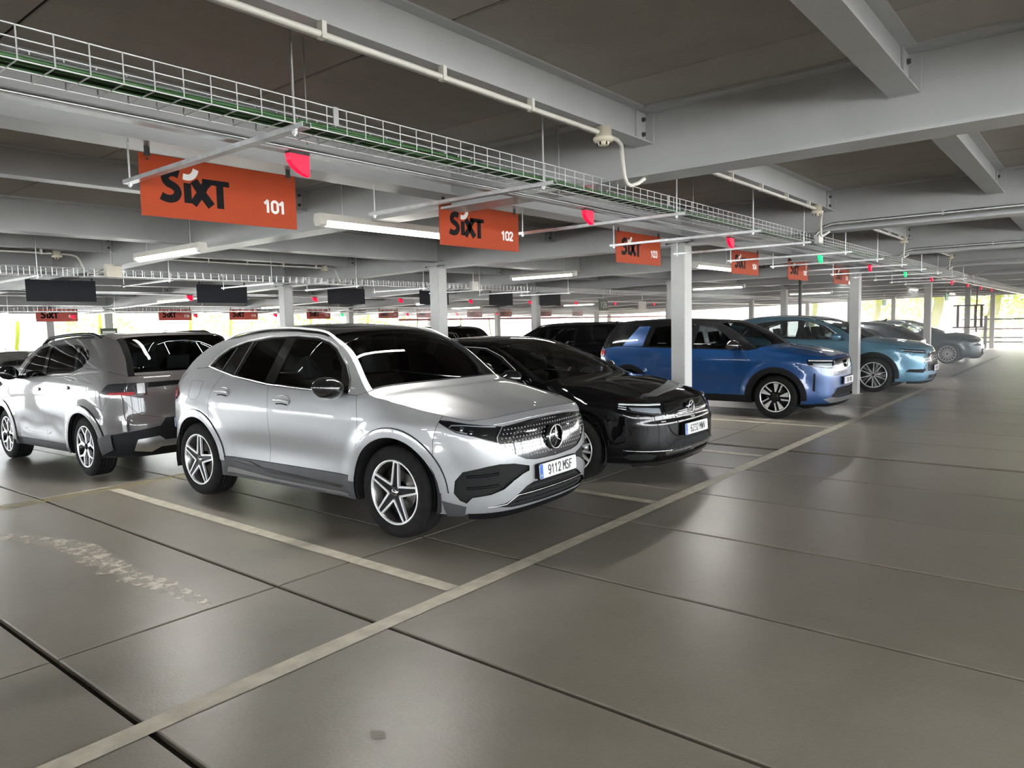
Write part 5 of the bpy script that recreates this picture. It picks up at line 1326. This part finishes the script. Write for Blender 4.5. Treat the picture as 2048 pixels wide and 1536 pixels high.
def astra_parts(car):
    y0 = float(car.P(0., .72)[1]); bar_badge(car, y0-.014, .725, .062)
    licence_plate(car, '6232 MWV', float(car.P(0., .50)[1])-.035, .515, math.radians(-3)); MB().box(-.26, .26, -.905, -.87, .46, .57).build('plate_mount', M['black_plastic'], car.root)
    for k in range(3): car.line(car.symf([('f',0,.705-.017*k),('f',.30,.70-.016*k)]), .0045, .004, 1, 5).build('vizor_rib', M['chrome'], car.root)
    for sg in (1, -1):
        car.line([('f',.52,.785),('f',.66,.79),('s',-.62,.80),('s',-.50,.805)], .010, -.004, sg).build('light_bar', M['lamp_white'], car.root)
        car.panel('lamp_reflector', [('f',.54,.70),('f',.66,.71),('s',-.63,.745),('s',-.60,.775),('f',.70,.765),('f',.54,.75)], M['lamp_white'], off=-.012, gap=0, sg=sg)
        for j in (0, 1): car.line([('s',-.50,.785-.02*j),('s',-.58,.775-.02*j)], .005, -.004, sg).build('light_tick', M['lamp_white'], car.root)
        car.line([('f',.42,.325),('f',.62,.335),('s',-.55,.35)], .005, .004, sg).build('lip_strip', M['chrome'], car.root)
    gp = np.array(car.conv(car.symf([('f',0,.43),('f',.38,.43),('f',.52,.33),('f',.50,.285),('f',0,.27)]))); m = MB(); m2 = MB()
    for r_ in range(8):
        for k in range(-20, 21):
            u = (k+.5*(r_ % 2))*.034; z = .278+r_*.021
            if not inpoly(np.array([[u, z]]), inset(gp, .006))[0]: continue
            C0 = car.P(u, z, .004); q = []
            for j in range(6): a = j*PI/3+PI/6; q.append(tuple(car.P(u+.0150*math.cos(a), z+.0125*math.sin(a), .002)))
            (m if r_ < 3 else m2).tube(q, .0022, 4, False, True)
    tag(m.build('bright_honeycomb', M['chrome'], car.root), kind='stuff'); tag(m2.build('dark_honeycomb', M['grey_plastic'], car.root), kind='stuff')
    mirror(car, .72, 1.03, .86, M['black_gloss']); 
    car.trim('window_moulding', [('s', *p) for p in [(.60,.97),(.80,1.125),(1.05,1.25),(1.35,1.345),(1.75,1.365),(2.3,1.31)]], .004, M['alu'])
    MB().lathe([(-.0, 0), (.001, .038)], 'y', 18).build('windscreen_sticker', mat('green_sticker', (.03, .22, .08), .6), car.root, (-.50, .62, 1.07), (-1.05, 0, 0))
generic('car', astra, (6.98, 4.17, .002), 0, 'black hatchback parked between the silver car and the steel column, plate 6232 MWV', M['black_paint'],
    wheel='multi', step=.035, opt=dict(glass=[M['glass_mid']]*4, rear_glass=M['glass_dark'], sill_mat=M['black_paint']),
    front=dict(lamps=[[('f',.50,.80),('f',.64,.80),('s',-.62,.812),('s',-.47,.815),('s',-.52,.765),('s',-.62,.735),('f',.66,.70),('f',.52,.685)]],
               grille=[('f',0,.80),('f',.46,.795),('f',.485,.70),('f',.45,.655),('f',0,.645)], intakes=[[('s',-.60,.31),('f',.70,.31),('f',.60,.29),('f',.62,.25),('s',-.62,.25),('s',-.55,.28)]], center=[[('f',0,.445),('f',.38,.445),('f',.53,.33),('f',.50,.27),('f',0,.255)]], zlow=.215, lip=M['black_gloss']),
    rear=dict(tg=[('r',0,.995),('r',.62,.985),('r',.64,.8),('r',.58,.55),('r',0,.52)], split=.38), parts=astra_parts)

# ---- blue boxy crossover
front_e = [(-.60,.985),(-.4,1.02),(0,1.07),(.30,1.125)]
frontera = dict(plan=mkplan(.90, -.86, 3.52, 2.67), side=SIDE(1.10, 1.6), front=[(.18,-.10),(.28,-.02),(.40,.0),(.55,0),(.80,-.01),(.92,-.03),(.98,-.07),(1.03,-.14)], rear=[(.2,-.1),(.3,-.03),(.45,0),(.8,0),(1.1,-.03),(1.3,-.08),(1.6,-.20)],
    E=front_e+[(.62,1.34),(1.02,1.53),(1.4,1.585),(2.0,1.60),(2.6,1.59),(3.12,1.555),(3.30,1.38),(3.38,1.10)],
    k=(3, 5, 9, 11), ya=.30, wb=2.67, r=.35, Ra=.40, sill=.24, sill_top=.36, zlow=.24, hollow=.015, flare=.03,
    seamF=[(.45,1.10),(.40,.9),(.40,.6),(.44,.42)], seamM=[(1.50,1.125),(1.47,.9),(1.47,.6),(1.50,.42)], seamR=[(2.42,1.15),(2.42,1.0),(2.40,.85),(2.36,.70),(2.33,.565)],
    belt=[(.45,1.098),(1.5,1.123),(2.4,1.145),(2.9,1.16),(3.2,1.13),(3.38,1.09)], tail_y=3.38, tail_z=1.11,
    bumperF=[(-.42,1.016),(-.40,.88),(-.37,.75),(-.37,.50)], bumperR=[(3.22,.95),(3.08,.75),(3.055,.46)],
    dlo=[(.56,1.11),(1.5,1.135),(2.36,1.155),(2.30,1.50),(2.0,1.535),(1.4,1.535),(1.08,1.485),(.86,1.38),(.68,1.24)],
    panes=[[(.62,1.12),(1.42,1.142),(1.38,1.515),(1.10,1.47),(.90,1.37),(.73,1.23)], [(1.55,1.148),(2.29,1.168),(2.23,1.49),(2.0,1.515),(1.50,1.515)]],
    bow=[(-.60,.20),(0,.16),(.30,.14),(1.02,.08),(2.0,0),(3.12,-.03),(3.38,-.10)], crown=[(-.6,.01),(0,.05),(.3,.03),(1.0,.02),(2.0,.03),(3.1,.02),(3.38,.01)], cowl_z=1.08, nose_rise=.02, round=.028, seat_z=.58, arch_end=.30)
def frontera_parts(P, rail=False, plate='7361 MXL', black_tail=True):
    def f(car):
        arches(car, .485, M['black_plastic'], .012)
        if P is M['blue_paint']: car.both('quarter_pillar', [('s', *p) for p in [(2.40,1.155),(2.84,1.165),(2.58,1.52),(2.34,1.52)]], P, off=.003)
        if black_tail: car.both('quarter_cover', [('s', *p) for p in [(2.80,1.24),(3.26,1.24),(3.14,1.50),(2.62,1.54)]], M['black_gloss'], off=.004)
        y0 = float(car.P(0., .86)[1]); bar_badge(car, y0-.014, .865, .06)
        licence_plate(car, plate, float(car.P(0., .60)[1])-.03, .60, 0); MB().box(-.26, .26, -.885, -.85, .54, .66).build('plate_mount', M['black_plastic'], car.root)
        for sg in (1, -1):
            car.line([('f',.54,.925),('f',.68,.93),('s',-.50,.94)], .010, -.004, sg).build('light_bar', M['lamp_white'], car.root)
            car.panel('lamp_reflector', [('f',.55,.83),('f',.68,.835),('s',-.58,.86),('s',-.56,.895),('f',.55,.89)], M['lamp_white'], off=-.012, gap=0, sg=sg)
            car.panel('bumper_slot', [('s', *p) for p in [(-.60,.74),(-.57,.74),(-.56,.46),(-.60,.45)]], M['black_plastic'], off=.005, sg=sg)
            car.panel('tail_lamp', [('s',3.24,1.08),('s',3.30,1.09),('r',.62,1.08),('r',.62,.98),('s',3.24,.99)], M['lamp_red'], off=.012, sg=sg)
        car.panel('skid_plate', car.symf([('f',0,.34),('f',.40,.34),('f',.60,.36),('f',.72,.33),('f',.60,.26),('f',0,.26)]), M['rim_grey'], off=.010)
        gm = MB()
        for r_ in range(5):
            for k in range(-14, 15):
                u = (k+.5*(r_ % 2))*.036; q = [tuple(car.P(u+.015*math.cos(j*PI/2), .39+.024*r_+.010*math.sin(j*PI/2), .0)) for j in range(4)]; gm.tube(q, .002, 4, False, True)
        tag(gm.build('lower_mesh', M['grey_plastic'], car.root), kind='stuff')
        for k in range(3): car.line(car.symf([('f',0,.75-.022*k),('f',.55,.745-.022*k)]), .006, .002, 1, 5).build('grille_rib', M['black_gloss'], car.root)
        mirror(car, .66, 1.17, .86, M['black_gloss'])
        if rail: rails(car, 1.0, 3.0, M['black_plastic'], .045, .016)
        MB().prism([(-.03, 0), (.09, 0), (.09, .05), (.06, .06)], 'x', -.012, .012).build('roof_fin', M['black_gloss'], car.root, (0, 2.95, 1.605))
        for (y, z) in ((1.30, .98), (2.20, 1.0)): car.both('door_handle', [('s', y+.09*math.cos(a*PI/6), z+.018*math.sin(a*PI/6)) for a in range(12)], P, off=.018, gap=0)
        car.panel('plate_recess', car.symr([('r',0,.86),('r',.33,.86),('r',.33,.70),('r',0,.70)]), M['black_plastic'], off=.003)
    return f
FR = dict(lamps=[[('f',.50,.945),('f',.66,.95),('s',-.56,.955),('s',-.47,.955),('s',-.50,.86),('s',-.58,.845),('f',.66,.815),('f',.50,.81)]],
          grille=[('f',0,.955),('f',.46,.945),('f',.485,.90),('f',.485,.80),('f',0,.79)], center=[[('f',0,.50),('f',.40,.50),('f',.58,.38),('f',.55,.345),('f',0,.345)]], zlow=.25)
TG = [('r',0,1.115),('r',.70,1.10),('r',.70,.9),('r',.64,.62),('r',0,.6)]
generic('car', frontera, (12.52, 4.06, .002), 0, 'bright blue boxy crossover with a black roof, just right of the front-row column', M['blue_paint'], wheel='blade', step=.04,
    opt=dict(roof=M['black_gloss'], pillar=M['black_gloss'], glass=[M['glass_mid'], M['glass_dark']]*2, rear_pillar=M['black_gloss'], a_trim=M['black_gloss'], sill_mat=M['black_plastic']), front=FR, rear=dict(tg=TG, split=.55), parts=frontera_parts(M['blue_paint'], plate='7361 MXL'), turn=10)

# ---- pale blue crossover
import copy
omoda = copy.deepcopy(frontera)
omoda.update(plan=mkplan(.935, -1.0, 3.72, 2.80), wb=2.80, r=.37, Ra=.42, side=SIDE(1.12, 1.62), front=NOSE(.93),
    E=[(-.74,.92),(-.45,.99),(0,1.05),(.28,1.11),(.70,1.35),(1.22,1.545),(1.6,1.60),(2.2,1.62),(2.8,1.58),(3.15,1.51),(3.40,1.32),(3.55,1.12)],
    seamM=[(1.58,1.125),(1.54,.9),(1.54,.6),(1.57,.42)], seamR=[(2.52,1.15),(2.54,1.0),(2.52,.85),(2.48,.72),(2.45,.60)], seamF=[(.45,1.10),(.40,.9),(.42,.6),(.47,.42)],
    belt=[(.45,1.098),(1.58,1.123),(2.5,1.155),(2.95,1.19),(3.3,1.15),(3.55,1.105)], tail_y=3.55, tail_z=1.125,
    bumperF=[(-.46,.986),(-.43,.85),(-.385,.74),(-.385,.54)], bumperR=[(3.38,.95),(3.26,.75),(3.20,.50)],
    dlo=[(.58,1.11),(1.58,1.135),(2.5,1.165),(2.95,1.22),(2.85,1.38),(2.5,1.50),(2.0,1.55),(1.6,1.55),(1.30,1.51),(1.0,1.40),(.75,1.24)],
    panes=[[(.64,1.12),(1.50,1.142),(1.46,1.53),(1.32,1.495),(1.04,1.385),(.80,1.23)], [(1.63,1.148),(2.42,1.172),(2.32,1.51),(2.0,1.53),(1.58,1.53)], [(2.52,1.19),(2.90,1.225),(2.80,1.37),(2.44,1.475)]],
    bow=[(-.74,.22),(0,.18),(.28,.16),(1.2,.09),(2.0,0),(3.15,-.03),(3.55,-.14)], crown=[(-.74,.02),(0,.05),(.3,.03),(1.2,.02),(2.0,.03),(3.1,.02),(3.55,.01)], cowl_z=1.08)
def omoda_parts(car):
    arches(car, .49, M['black_plastic'], .010)
    licence_plate(car, '4180 MTK', float(car.P(0., .50)[1])-.03, .50, 0)
    gm = MB()
    for r_ in range(7):
        for k in range(-7, 8):
            u = (k+.5*(r_ % 2))*.085; z = .47+.055*r_
            q = [tuple(car.P(u+.036*math.cos(j*PI/2), z+.024*math.sin(j*PI/2), .006)) for j in range(4)]; gm.tube(q, .005, 4, False, True)
    tag(gm.build('diamond_grille', M['chrome'], car.root), kind='stuff')
    for sg in (1, -1):
        car.line([('f',.60,.85),('s',-.75,.87),('s',-.5,.90)], .006, -.004, sg).build('light_strip', M['lamp_white'], car.root)
        for y_ in (-.70,-.64,-.58,-.52):
            q = car.P(car.yu(y_), .825, -.004, sg); MB().lathe([(-.012, 0), (-.010, .010), (0, .014)], 'y', 10, tuple(q)).build('lamp_dot', M['lamp_white'], car.root)
        car.panel('fog_slot', [('s',-.66,.50),('s',-.60,.44),('f',.66,.42),('f',.60,.50)], M['black_plastic'], off=.004, sg=sg)
        car.panel('tail_lamp', [('s',3.40,1.0),('r',.62,1.02),('r',.62,.92),('s',3.40,.93)], M['lamp_red'], off=.012, sg=sg)
    car.trim('window_moulding', [('s', *p) for p in [(.58,1.12),(.76,1.25),(1.0,1.41),(1.3,1.52),(1.6,1.56),(2.0,1.56),(2.5,1.51)]], .008, M['chrome'])
    for (y, z) in ((1.38, .99), (2.36, 1.02)): car.both('door_handle', [('s', y+.10*math.cos(a*PI/6), z+.02*math.sin(a*PI/6)) for a in range(12)], M['lightblue_paint'], off=.02, gap=0)
    mirror(car, .72, 1.17, .89, M['lightblue_paint']); rails(car, 1.25, 3.0, M['alu'], .03, .012)
generic('car', omoda, (17.56, 3.74, .002), 0, 'pale blue crossover, nose past the second front-row column', M['lightblue_paint'], wheel='fan', step=.05, opt=dict(glass=[M['glass_mid']]*4),
    front=dict(lamps=[[('f',.55,.885),('s',-.80,.90),('s',-.46,.93),('s',-.60,.86),('f',.70,.82),('f',.56,.82)]], grille=[('f',0,.84),('f',.45,.82),('f',.56,.70),('f',.52,.46),('f',0,.42)], center=[[('f',0,.36),('f',.45,.36),('f',.50,.29),('f',0,.27)]]),
    rear=dict(tg=[('r',0,1.13),('r',.64,1.12),('r',.66,.9),('r',.6,.62),('r',0,.6)], split=.5), parts=omoda_parts, w_r=.27)

# ---- dark hatchback parked tail out, and the far teal car
def dark_parts(car):
    for sg in (1, -1): car.panel('tail_lamp', [('s',3.10,.93),('s',3.30,.95),('r',.60,.955),('r',.58,.88),('s',3.22,.87)], M['lamp_red'], off=.012, sg=sg)
    MB().prism([(-.05, 0), (.09, 0), (.09, .06), (.06, .07)], 'x', -.012, .012).build('roof_fin', M['black_gloss'], car.root, (0, 2.5, 1.465))
    mirror(car, .72, 1.03, .86, M['dark_paint'])
TGA = [('r',0,.995),('r',.62,.985),('r',.64,.8),('r',.58,.55),('r',0,.52)]
FRA = dict(lamps=[[('f',.52,.76),('s',-.70,.78),('s',-.50,.80),('s',-.62,.72),('f',.56,.69)]], grille=[('f',0,.74),('f',.40,.73),('f',.42,.60),('f',.36,.50),('f',0,.48)], center=[[('f',0,.40),('f',.45,.39),('f',.50,.29),('f',0,.27)]], zlow=.215)
generic('car', astra, (20.35, 6.85, .002), PI, 'dark slate hatchback parked tail out behind the pale blue car', M['dark_paint'], wheel='multi', step=.06, opt=dict(glass=[M['glass_mid']]*4), front=FRA, rear=dict(tg=TGA, split=.38), parts=dark_parts)
def teal_parts(car):
    licence_plate(car, '1945 MRJ', float(car.P(0., .42)[1])-.02, .42, 0); mirror(car, .72, 1.03, .86, M['teal_paint'])
    rails(car, 1.3, 2.8, M['alu'], .03, .012)
    car.line(car.symf([('f',0,.735),('f',.38,.725)]), .01, .004).build('grille_moulding', M['chrome'], car.root)
generic('car', astra, (28.03, 3.90, .002), 0, 'dark teal car, farthest in the front row, with a bright multi-spoke wheel', M['teal_paint'], wheel='multi', step=.06, opt=dict(glass=[M['glass_mid']]*4), front=FRA, rear=dict(tg=TGA, split=.38), parts=teal_parts, w_r=.255)

# ---- bronze-grey compact crossover seen from behind, plate 22..
aircross = copy.deepcopy(frontera)
aircross.update(plan=mkplan(.885, -.84, 3.56, 2.67), r=.345, Ra=.40, side=[(.18,-.07),(.25,-.035),(.40,-.015),(.55,-.01),(.72,0),(.92,0),(1.02,-.01),(1.12,-.03),(1.22,-.055),(1.36,-.10),(1.48,-.145),(1.62,-.20)], sill_top=.34,
    E=[(-.58,.985),(-.35,1.02),(.05,1.08),(.36,1.14),(.72,1.37),(1.08,1.525),(1.5,1.575),(2.1,1.59),(2.7,1.58),(3.20,1.55),(3.38,1.36),(3.44,1.15)],
    ya=.36, belt=[(.50,1.108),(1.5,1.14),(2.3,1.165),(2.72,1.24),(3.1,1.22),(3.44,1.14)], seamF=[(.50,1.108),(.44,.9),(.42,.6),(.46,.42)], tail_y=3.44, tail_z=1.16,
    bumperF=[(-.42,1.008),(-.40,.88),(-.37,.75),(-.37,.50)], bumperR=[(3.26,.98),(3.10,.75),(3.055,.45)],
    rear=[(.2,-.12),(.3,-.03),(.42,.02),(.60,.02),(.72,-.01),(.9,-.02),(1.1,-.04),(1.3,-.10),(1.6,-.25)],
    dlo=[(.60,1.122),(1.5,1.152),(2.3,1.178),(2.62,1.255),(2.74,1.36),(2.66,1.44),(2.40,1.505),(2.0,1.535),(1.5,1.53),(1.15,1.49),(.90,1.37),(.72,1.24)],
    panes=[[(.66,1.132),(1.42,1.158),(1.40,1.512),(1.18,1.472),(.95,1.36),(.78,1.235)], [(1.55,1.165),(2.28,1.190),(2.40,1.215),(2.30,1.50),(2.0,1.517),(1.50,1.512)], [(2.45,1.235),(2.60,1.27),(2.68,1.36),(2.62,1.42),(2.40,1.485)]],
    bow=[(-.58,.20),(0,.16),(.36,.14),(1.08,.08),(2.0,0),(3.14,-.04),(3.42,-.12)])
def c3_parts(car):
    P = M['bronze_paint']; arches(car, .475, P, .012, seam=M['black_plastic'])
    for sg in (1, -1):
        car.panel('tail_lamp', [('s',3.22,1.06),('r',.78,1.07),('r',.50,1.075),('r',.50,.93),('s',3.20,.90),('s',3.10,.95)], M['lamp_dark'], off=.016, sg=sg)
        car.panel('lamp_block', [('r',.60,1.065),('r',.52,1.068),('r',.52,.95),('r',.60,.95)], M['rim_grey'], off=.024, sg=sg)
        car.panel('lamp_block', [('s',3.24,.975),('r',.74,.975),('r',.62,.975),('r',.62,.935),('s',3.24,.925)], M['lamp_red'], off=.022, sg=sg)
        car.panel('bumper_reflector', [('r',.72,.66),('r',.69,.66),('r',.69,.54),('r',.72,.54)], M['reflector'], off=.03, sg=sg)
        car.panel('corner_guard', [('s',3.06,.46),('s',3.24,.52),('s',3.26,.34),('s',3.10,.27)], M['grey_plastic'], off=.03, sg=sg)
    car.panel('tail_band', car.symr([('r',0,1.075),('r',.50,1.07),('r',.50,1.01),('r',0,1.02)]), M['black_gloss'], off=.006)
    # low black bumper with a grey lower plate
    car.panel('bumper_cladding', car.symr([('r',0,.66),('r',.34,.66),('r',.40,.58),('r',.80,.50),('s',3.24,.50),('s',3.22,.30),('r',.5,.27),('r',0,.27)]), M['black_plastic'], off=.012)
    car.panel('lower_plate', car.symr([('r',0,.42),('r',.36,.42),('r',.42,.47),('r',.62,.45),('r',.66,.32),('r',.5,.29),('r',.40,.34),('r',0,.345)]), M['rim_grey'], off=.028)
    licence_plate(car, '2298 MVT', 3.60, .60, 0, face=1)
    o = star_badge(car, 3.555, .985, .085, three=False, face=1, ring=M['black_gloss'])
    m = MB(); ribbon(m, [(-.06,-.05),(0,.0),(.06,-.05)], .018, .006, -.004); ribbon(m, [(-.06,-.0),(0,.05),(.06,-.0)], .018, .006, -.004); m.build('chevrons', M['chrome'], o)
    rails(car, 1.15, 2.85, M['black_plastic'], .05, .02)
    mirror(car, .70, 1.19, .88, M['black_gloss'])
    MB().prism([(-.02, 0), (.09, 0), (.09, .05), (.07, .06)], 'x', -.012, .012).build('roof_fin', M['black_gloss'], car.root, (0, 2.9, 1.60))
    for (y, z) in ((1.32, .99), (2.24, 1.02)): car.both('door_handle', [('s', y+.10*math.cos(a*PI/6), z+.025*math.sin(a*PI/6)) for a in range(12)], M['black_gloss'], off=.018, gap=0)
    MB().box(.14, .18, -.02, .02, 0, .01)
    car.both('fuel_flap', [('s',2.62,1.04),('s',2.80,1.04),('s',2.80,.88),('s',2.64,.88)], P, off=.003, gap=0)
    car.trim('wiper', [('r',-.02,1.17),('r',.30,1.165)], .008, M['black_plastic'], off=.03, sides=(1,))
gy = slope(10.3)
c3 = generic('car', aircross, (4.14, 11.68, slope(11.6)), PI, 'bronze grey crossover seen from behind at the left, plate starting 22', M['bronze_paint'], wheel='cross', step=.035,
    opt=dict(glass=[M['glass_mid']]*4, rear_glass=M['glass_mid'], rear_pillar=M['black_gloss'], sill_mat=M['black_plastic']), front=FR, rear=dict(tg=[('r',0,1.155),('r',.70,1.14),('r',.72,.9),('r',.60,.72),('r',.35,.66),('r',0,.66)], split=.40), parts=c3_parts)
c3.root.rotation_euler = (math.atan(.022), 0, PI)

# ---- two dark crossovers in the second row, one blue-black car far left
suv = copy.deepcopy(frontera)
for (x, yr, lb, rail) in ((9.85, 8.75, 'dark crossover roof with a rear spoiler, seen over the black car beside the column', False), (15.1, 8.5, 'black crossover with roof rails, seen between the black car and the blue car', True)):
    c_ = generic('car', suv, (x, yr+3.5, slope(yr+3.5)), PI, lb, M['black_paint'], wheel='multi', step=.07, opt=dict(glass=[M['glass_mid'], M['glass_dark']]*2), front=FR, rear=dict(tg=TG, split=.55), parts=frontera_parts(M['black_paint'], rail, '0000 MMM'[:0] or '5527 MZC'))
    c_.root.rotation_euler = (math.atan(.022), 0, PI)
c_ = generic('car', astra, (7.25, 22.9, slope(22.9)), 0, 'blue-black car at the left edge, beyond the bronze crossover', M['navy_paint'], wheel='multi', step=.07, opt=dict(glass=[M['glass_mid']]*4, roof=M['black_paint']), front=FRA, rear=dict(tg=TGA, split=.38), parts=dark_parts)
c_.root.scale = (1, 1, 1.06); c_.root.rotation_euler = (-math.atan(.022), 0, 0)

# ================================================================== outdoors
gr = MB(); gr.add([(-160,-160,-.62),(220,-160,-.62),(220,220,-.62),(-160,220,-.62)], [(0,1,2,3)])
M['outdoor'] = mat('pale_ground', (.78, .77, .74), .9, var=.12, vscale=.3, coord='Object')
tag(gr.build('outdoor_ground', M['outdoor']), kind='structure')
M['fin'] = mat('yellow_green_fin', (.42, .48, .03), .5, var=.08)
M['leaf'] = mat('foliage', (.26, .34, .02), .7, var=.35, vscale=3)
M['leaf2'] = mat('foliage_dark', (.16, .26, .02), .7, var=.35, vscale=3)
M['facade'] = mat('pale_facade', (.85, .85, .83), .8); M['win'] = mat('facade_window', (.12, .14, .16), .2)
def fin(x, y, rz, label, w=.28, h=3.2, curve=.5):
    m = MB(); n = 12; vs = []
    for i in range(n+1):
        t = i/n; z = h*t; o_ = curve*math.sin(t*PI*.55)**2
        vs += [(o_-w/2, 0, z), (o_+w/2, 0, z), (o_+w/2, .03, z), (o_-w/2, .03, z)]
    fs = []
    for i in range(n):
        for k in range(4): fs.append((i*4+k, i*4+(k+1) % 4, i*4+4+(k+1) % 4, i*4+4+k))
    fs += [(3, 2, 1, 0), (n*4, n*4+1, n*4+2, n*4+3)]; m.add(vs, fs)
    o = m.build('facade_fin', M['fin'], None, (x, y, slope(y)-.5), (0, 0, rz)); tag(o, label, 'fin', 'yellow-green facade fins')
rnd = random.Random(5)
for i, x in enumerate((8.4, 10.9, 14.6, 16.2, 20.5, 24.0, 27.5, 31, 34.5, 38)):
    fin(x, Y_MAX+.4, 0, f'{ORD[i]} narrow curved yellow-green fin along the left facade', .12, 3.4, rnd.choice((-.6, .6, .4)))
for i, y in enumerate((2.2, 4.9, 7.5, 10.5, 14)):
    fin(X_MAX+.6, y, PI/2, f'{ORD[i]} wide curved yellow-green fin from the right at the lane end', .5 if i < 3 else .3, 3.4, -.5)
def tree(x, y, s, label, m, h=2.2):
    o = empty('tree', (x, y, -.62)); tag(o, label, 'tree', 'trees outside'); r = random.Random(int(x*7+y))
    MB().tube([(0, 0, 0), (.1, 0, h*.5), (0, .1, h)], [.16*s, .12*s, .08*s], 8).build('trunk', M['dark_red'] if False else mat('bark', (.12, .09, .06), .9), o)
    b = MB()
    for k in range(900):
        d = Vector((r.gauss(0, 1), r.gauss(0, 1), r.gauss(0, .8))).normalized()*s*1.9*r.uniform(.55, 1)
        c = d+Vector((0, 0, h+s*.9)); a = Vector((r.gauss(0, 1), r.gauss(0, 1), r.gauss(0, 1))).normalized(); e = a.orthogonal().normalized(); q = .20*s
        b.add([c, c+a*q, c+a*q*.6+e*q*.5, c+e*q*.7], [(0, 1, 2, 3)])
    tag(b.build('foliage', m, o), kind='stuff')
for i, (x, y, s) in enumerate(((58, -1.5, 1.5), (58, 2.2, 1.7), (60, 5.6, 1.5), (66, 13, 1.7))):
    tree(x, y, s, f'{ORD[i]} bright yellow-green tree from the right beyond the lane end', M['leaf'] if i % 2 else M['leaf2'])
for i, (x, y, s) in enumerate(((23, 40, 1.3), (29.5, 42, 1.5), (38, 44, 1.5), (17, 44, 1.2))):
    tree(x, y, s, f'{ORD[i]} green tree seen past the left facade', M['leaf2'] if i % 2 else M['leaf'])
def hedge(x0, x1, y, z, label):
    r = random.Random(3); b = MB()
    for k in range(2500):
        c = Vector((r.uniform(x0, x1), y+r.gauss(0, .35), -.62+r.uniform(0, z))); a = Vector((r.gauss(0, 1), r.gauss(0, 1), r.gauss(0, 1))).normalized(); e = a.orthogonal().normalized(); q = .22
        b.add([c, c+a*q, c+e*q], [(0, 1, 2)])
    tag(b.build('hedge', M['leaf'], None), label, 'hedge', kind='stuff')
b = empty('building', (22, 62, -.6)); tag(b, 'pale low building far beyond the left facade', 'building')
MB().box(-30, 26, 0, 8, 0, 7).build('wall', M['facade'], b)
for k in range(12):
    for j in range(2): MB().box(-28+4.5*k, -26+4.5*k, -.05, 0, 1+3*j, 2.6+3*j).build('window', M['win'], b)
b = empty('building', (95, 6, -.6)); tag(b, 'pale wall far beyond the end of the lane', 'building')
MB().box(0, 8, -30, 40, 0, 5).build('wall', M['facade'], b)
# perimeter kerbs and low rails
for nm_, a_ in (('far left', (X_MIN, X_MAX, Y_MAX-.15, Y_MAX)), ):
    MB().box(a_[0], a_[1], a_[2], a_[3], slope(Y_MAX)-.1, slope(Y_MAX)+.12).build('trim_1', M['column']); bpy.data.objects['trim_1']['kind'] = 'structure'
o = MB().box(X_MAX-.15, X_MAX, Y_MIN, 8.0, -.1, .12).build('trim_2', M['column']); o['kind'] = 'structure'

# haze volume added to imitate lens veil from the bright openings
hz = bpy.data.materials.new('haze_veil'); hz.use_nodes = True; t = hz.node_tree; t.nodes.clear()
oo = t.nodes.new('ShaderNodeOutputMaterial'); vs = t.nodes.new('ShaderNodeVolumeScatter'); vs.inputs['Density'].default_value = .036; vs.inputs['Anisotropy'].default_value = .5
vs.inputs['Color'].default_value = (.86, .95, 1, 1)
t.links.new(vs.outputs[0], oo.inputs['Volume'])
tag(MB().box(13.8, X_MAX-.5, -8, Y_MAX-.5, .004, 2.92).build('haze', hz), 'thin pale haze volume added to imitate lens veil', kind='stuff')
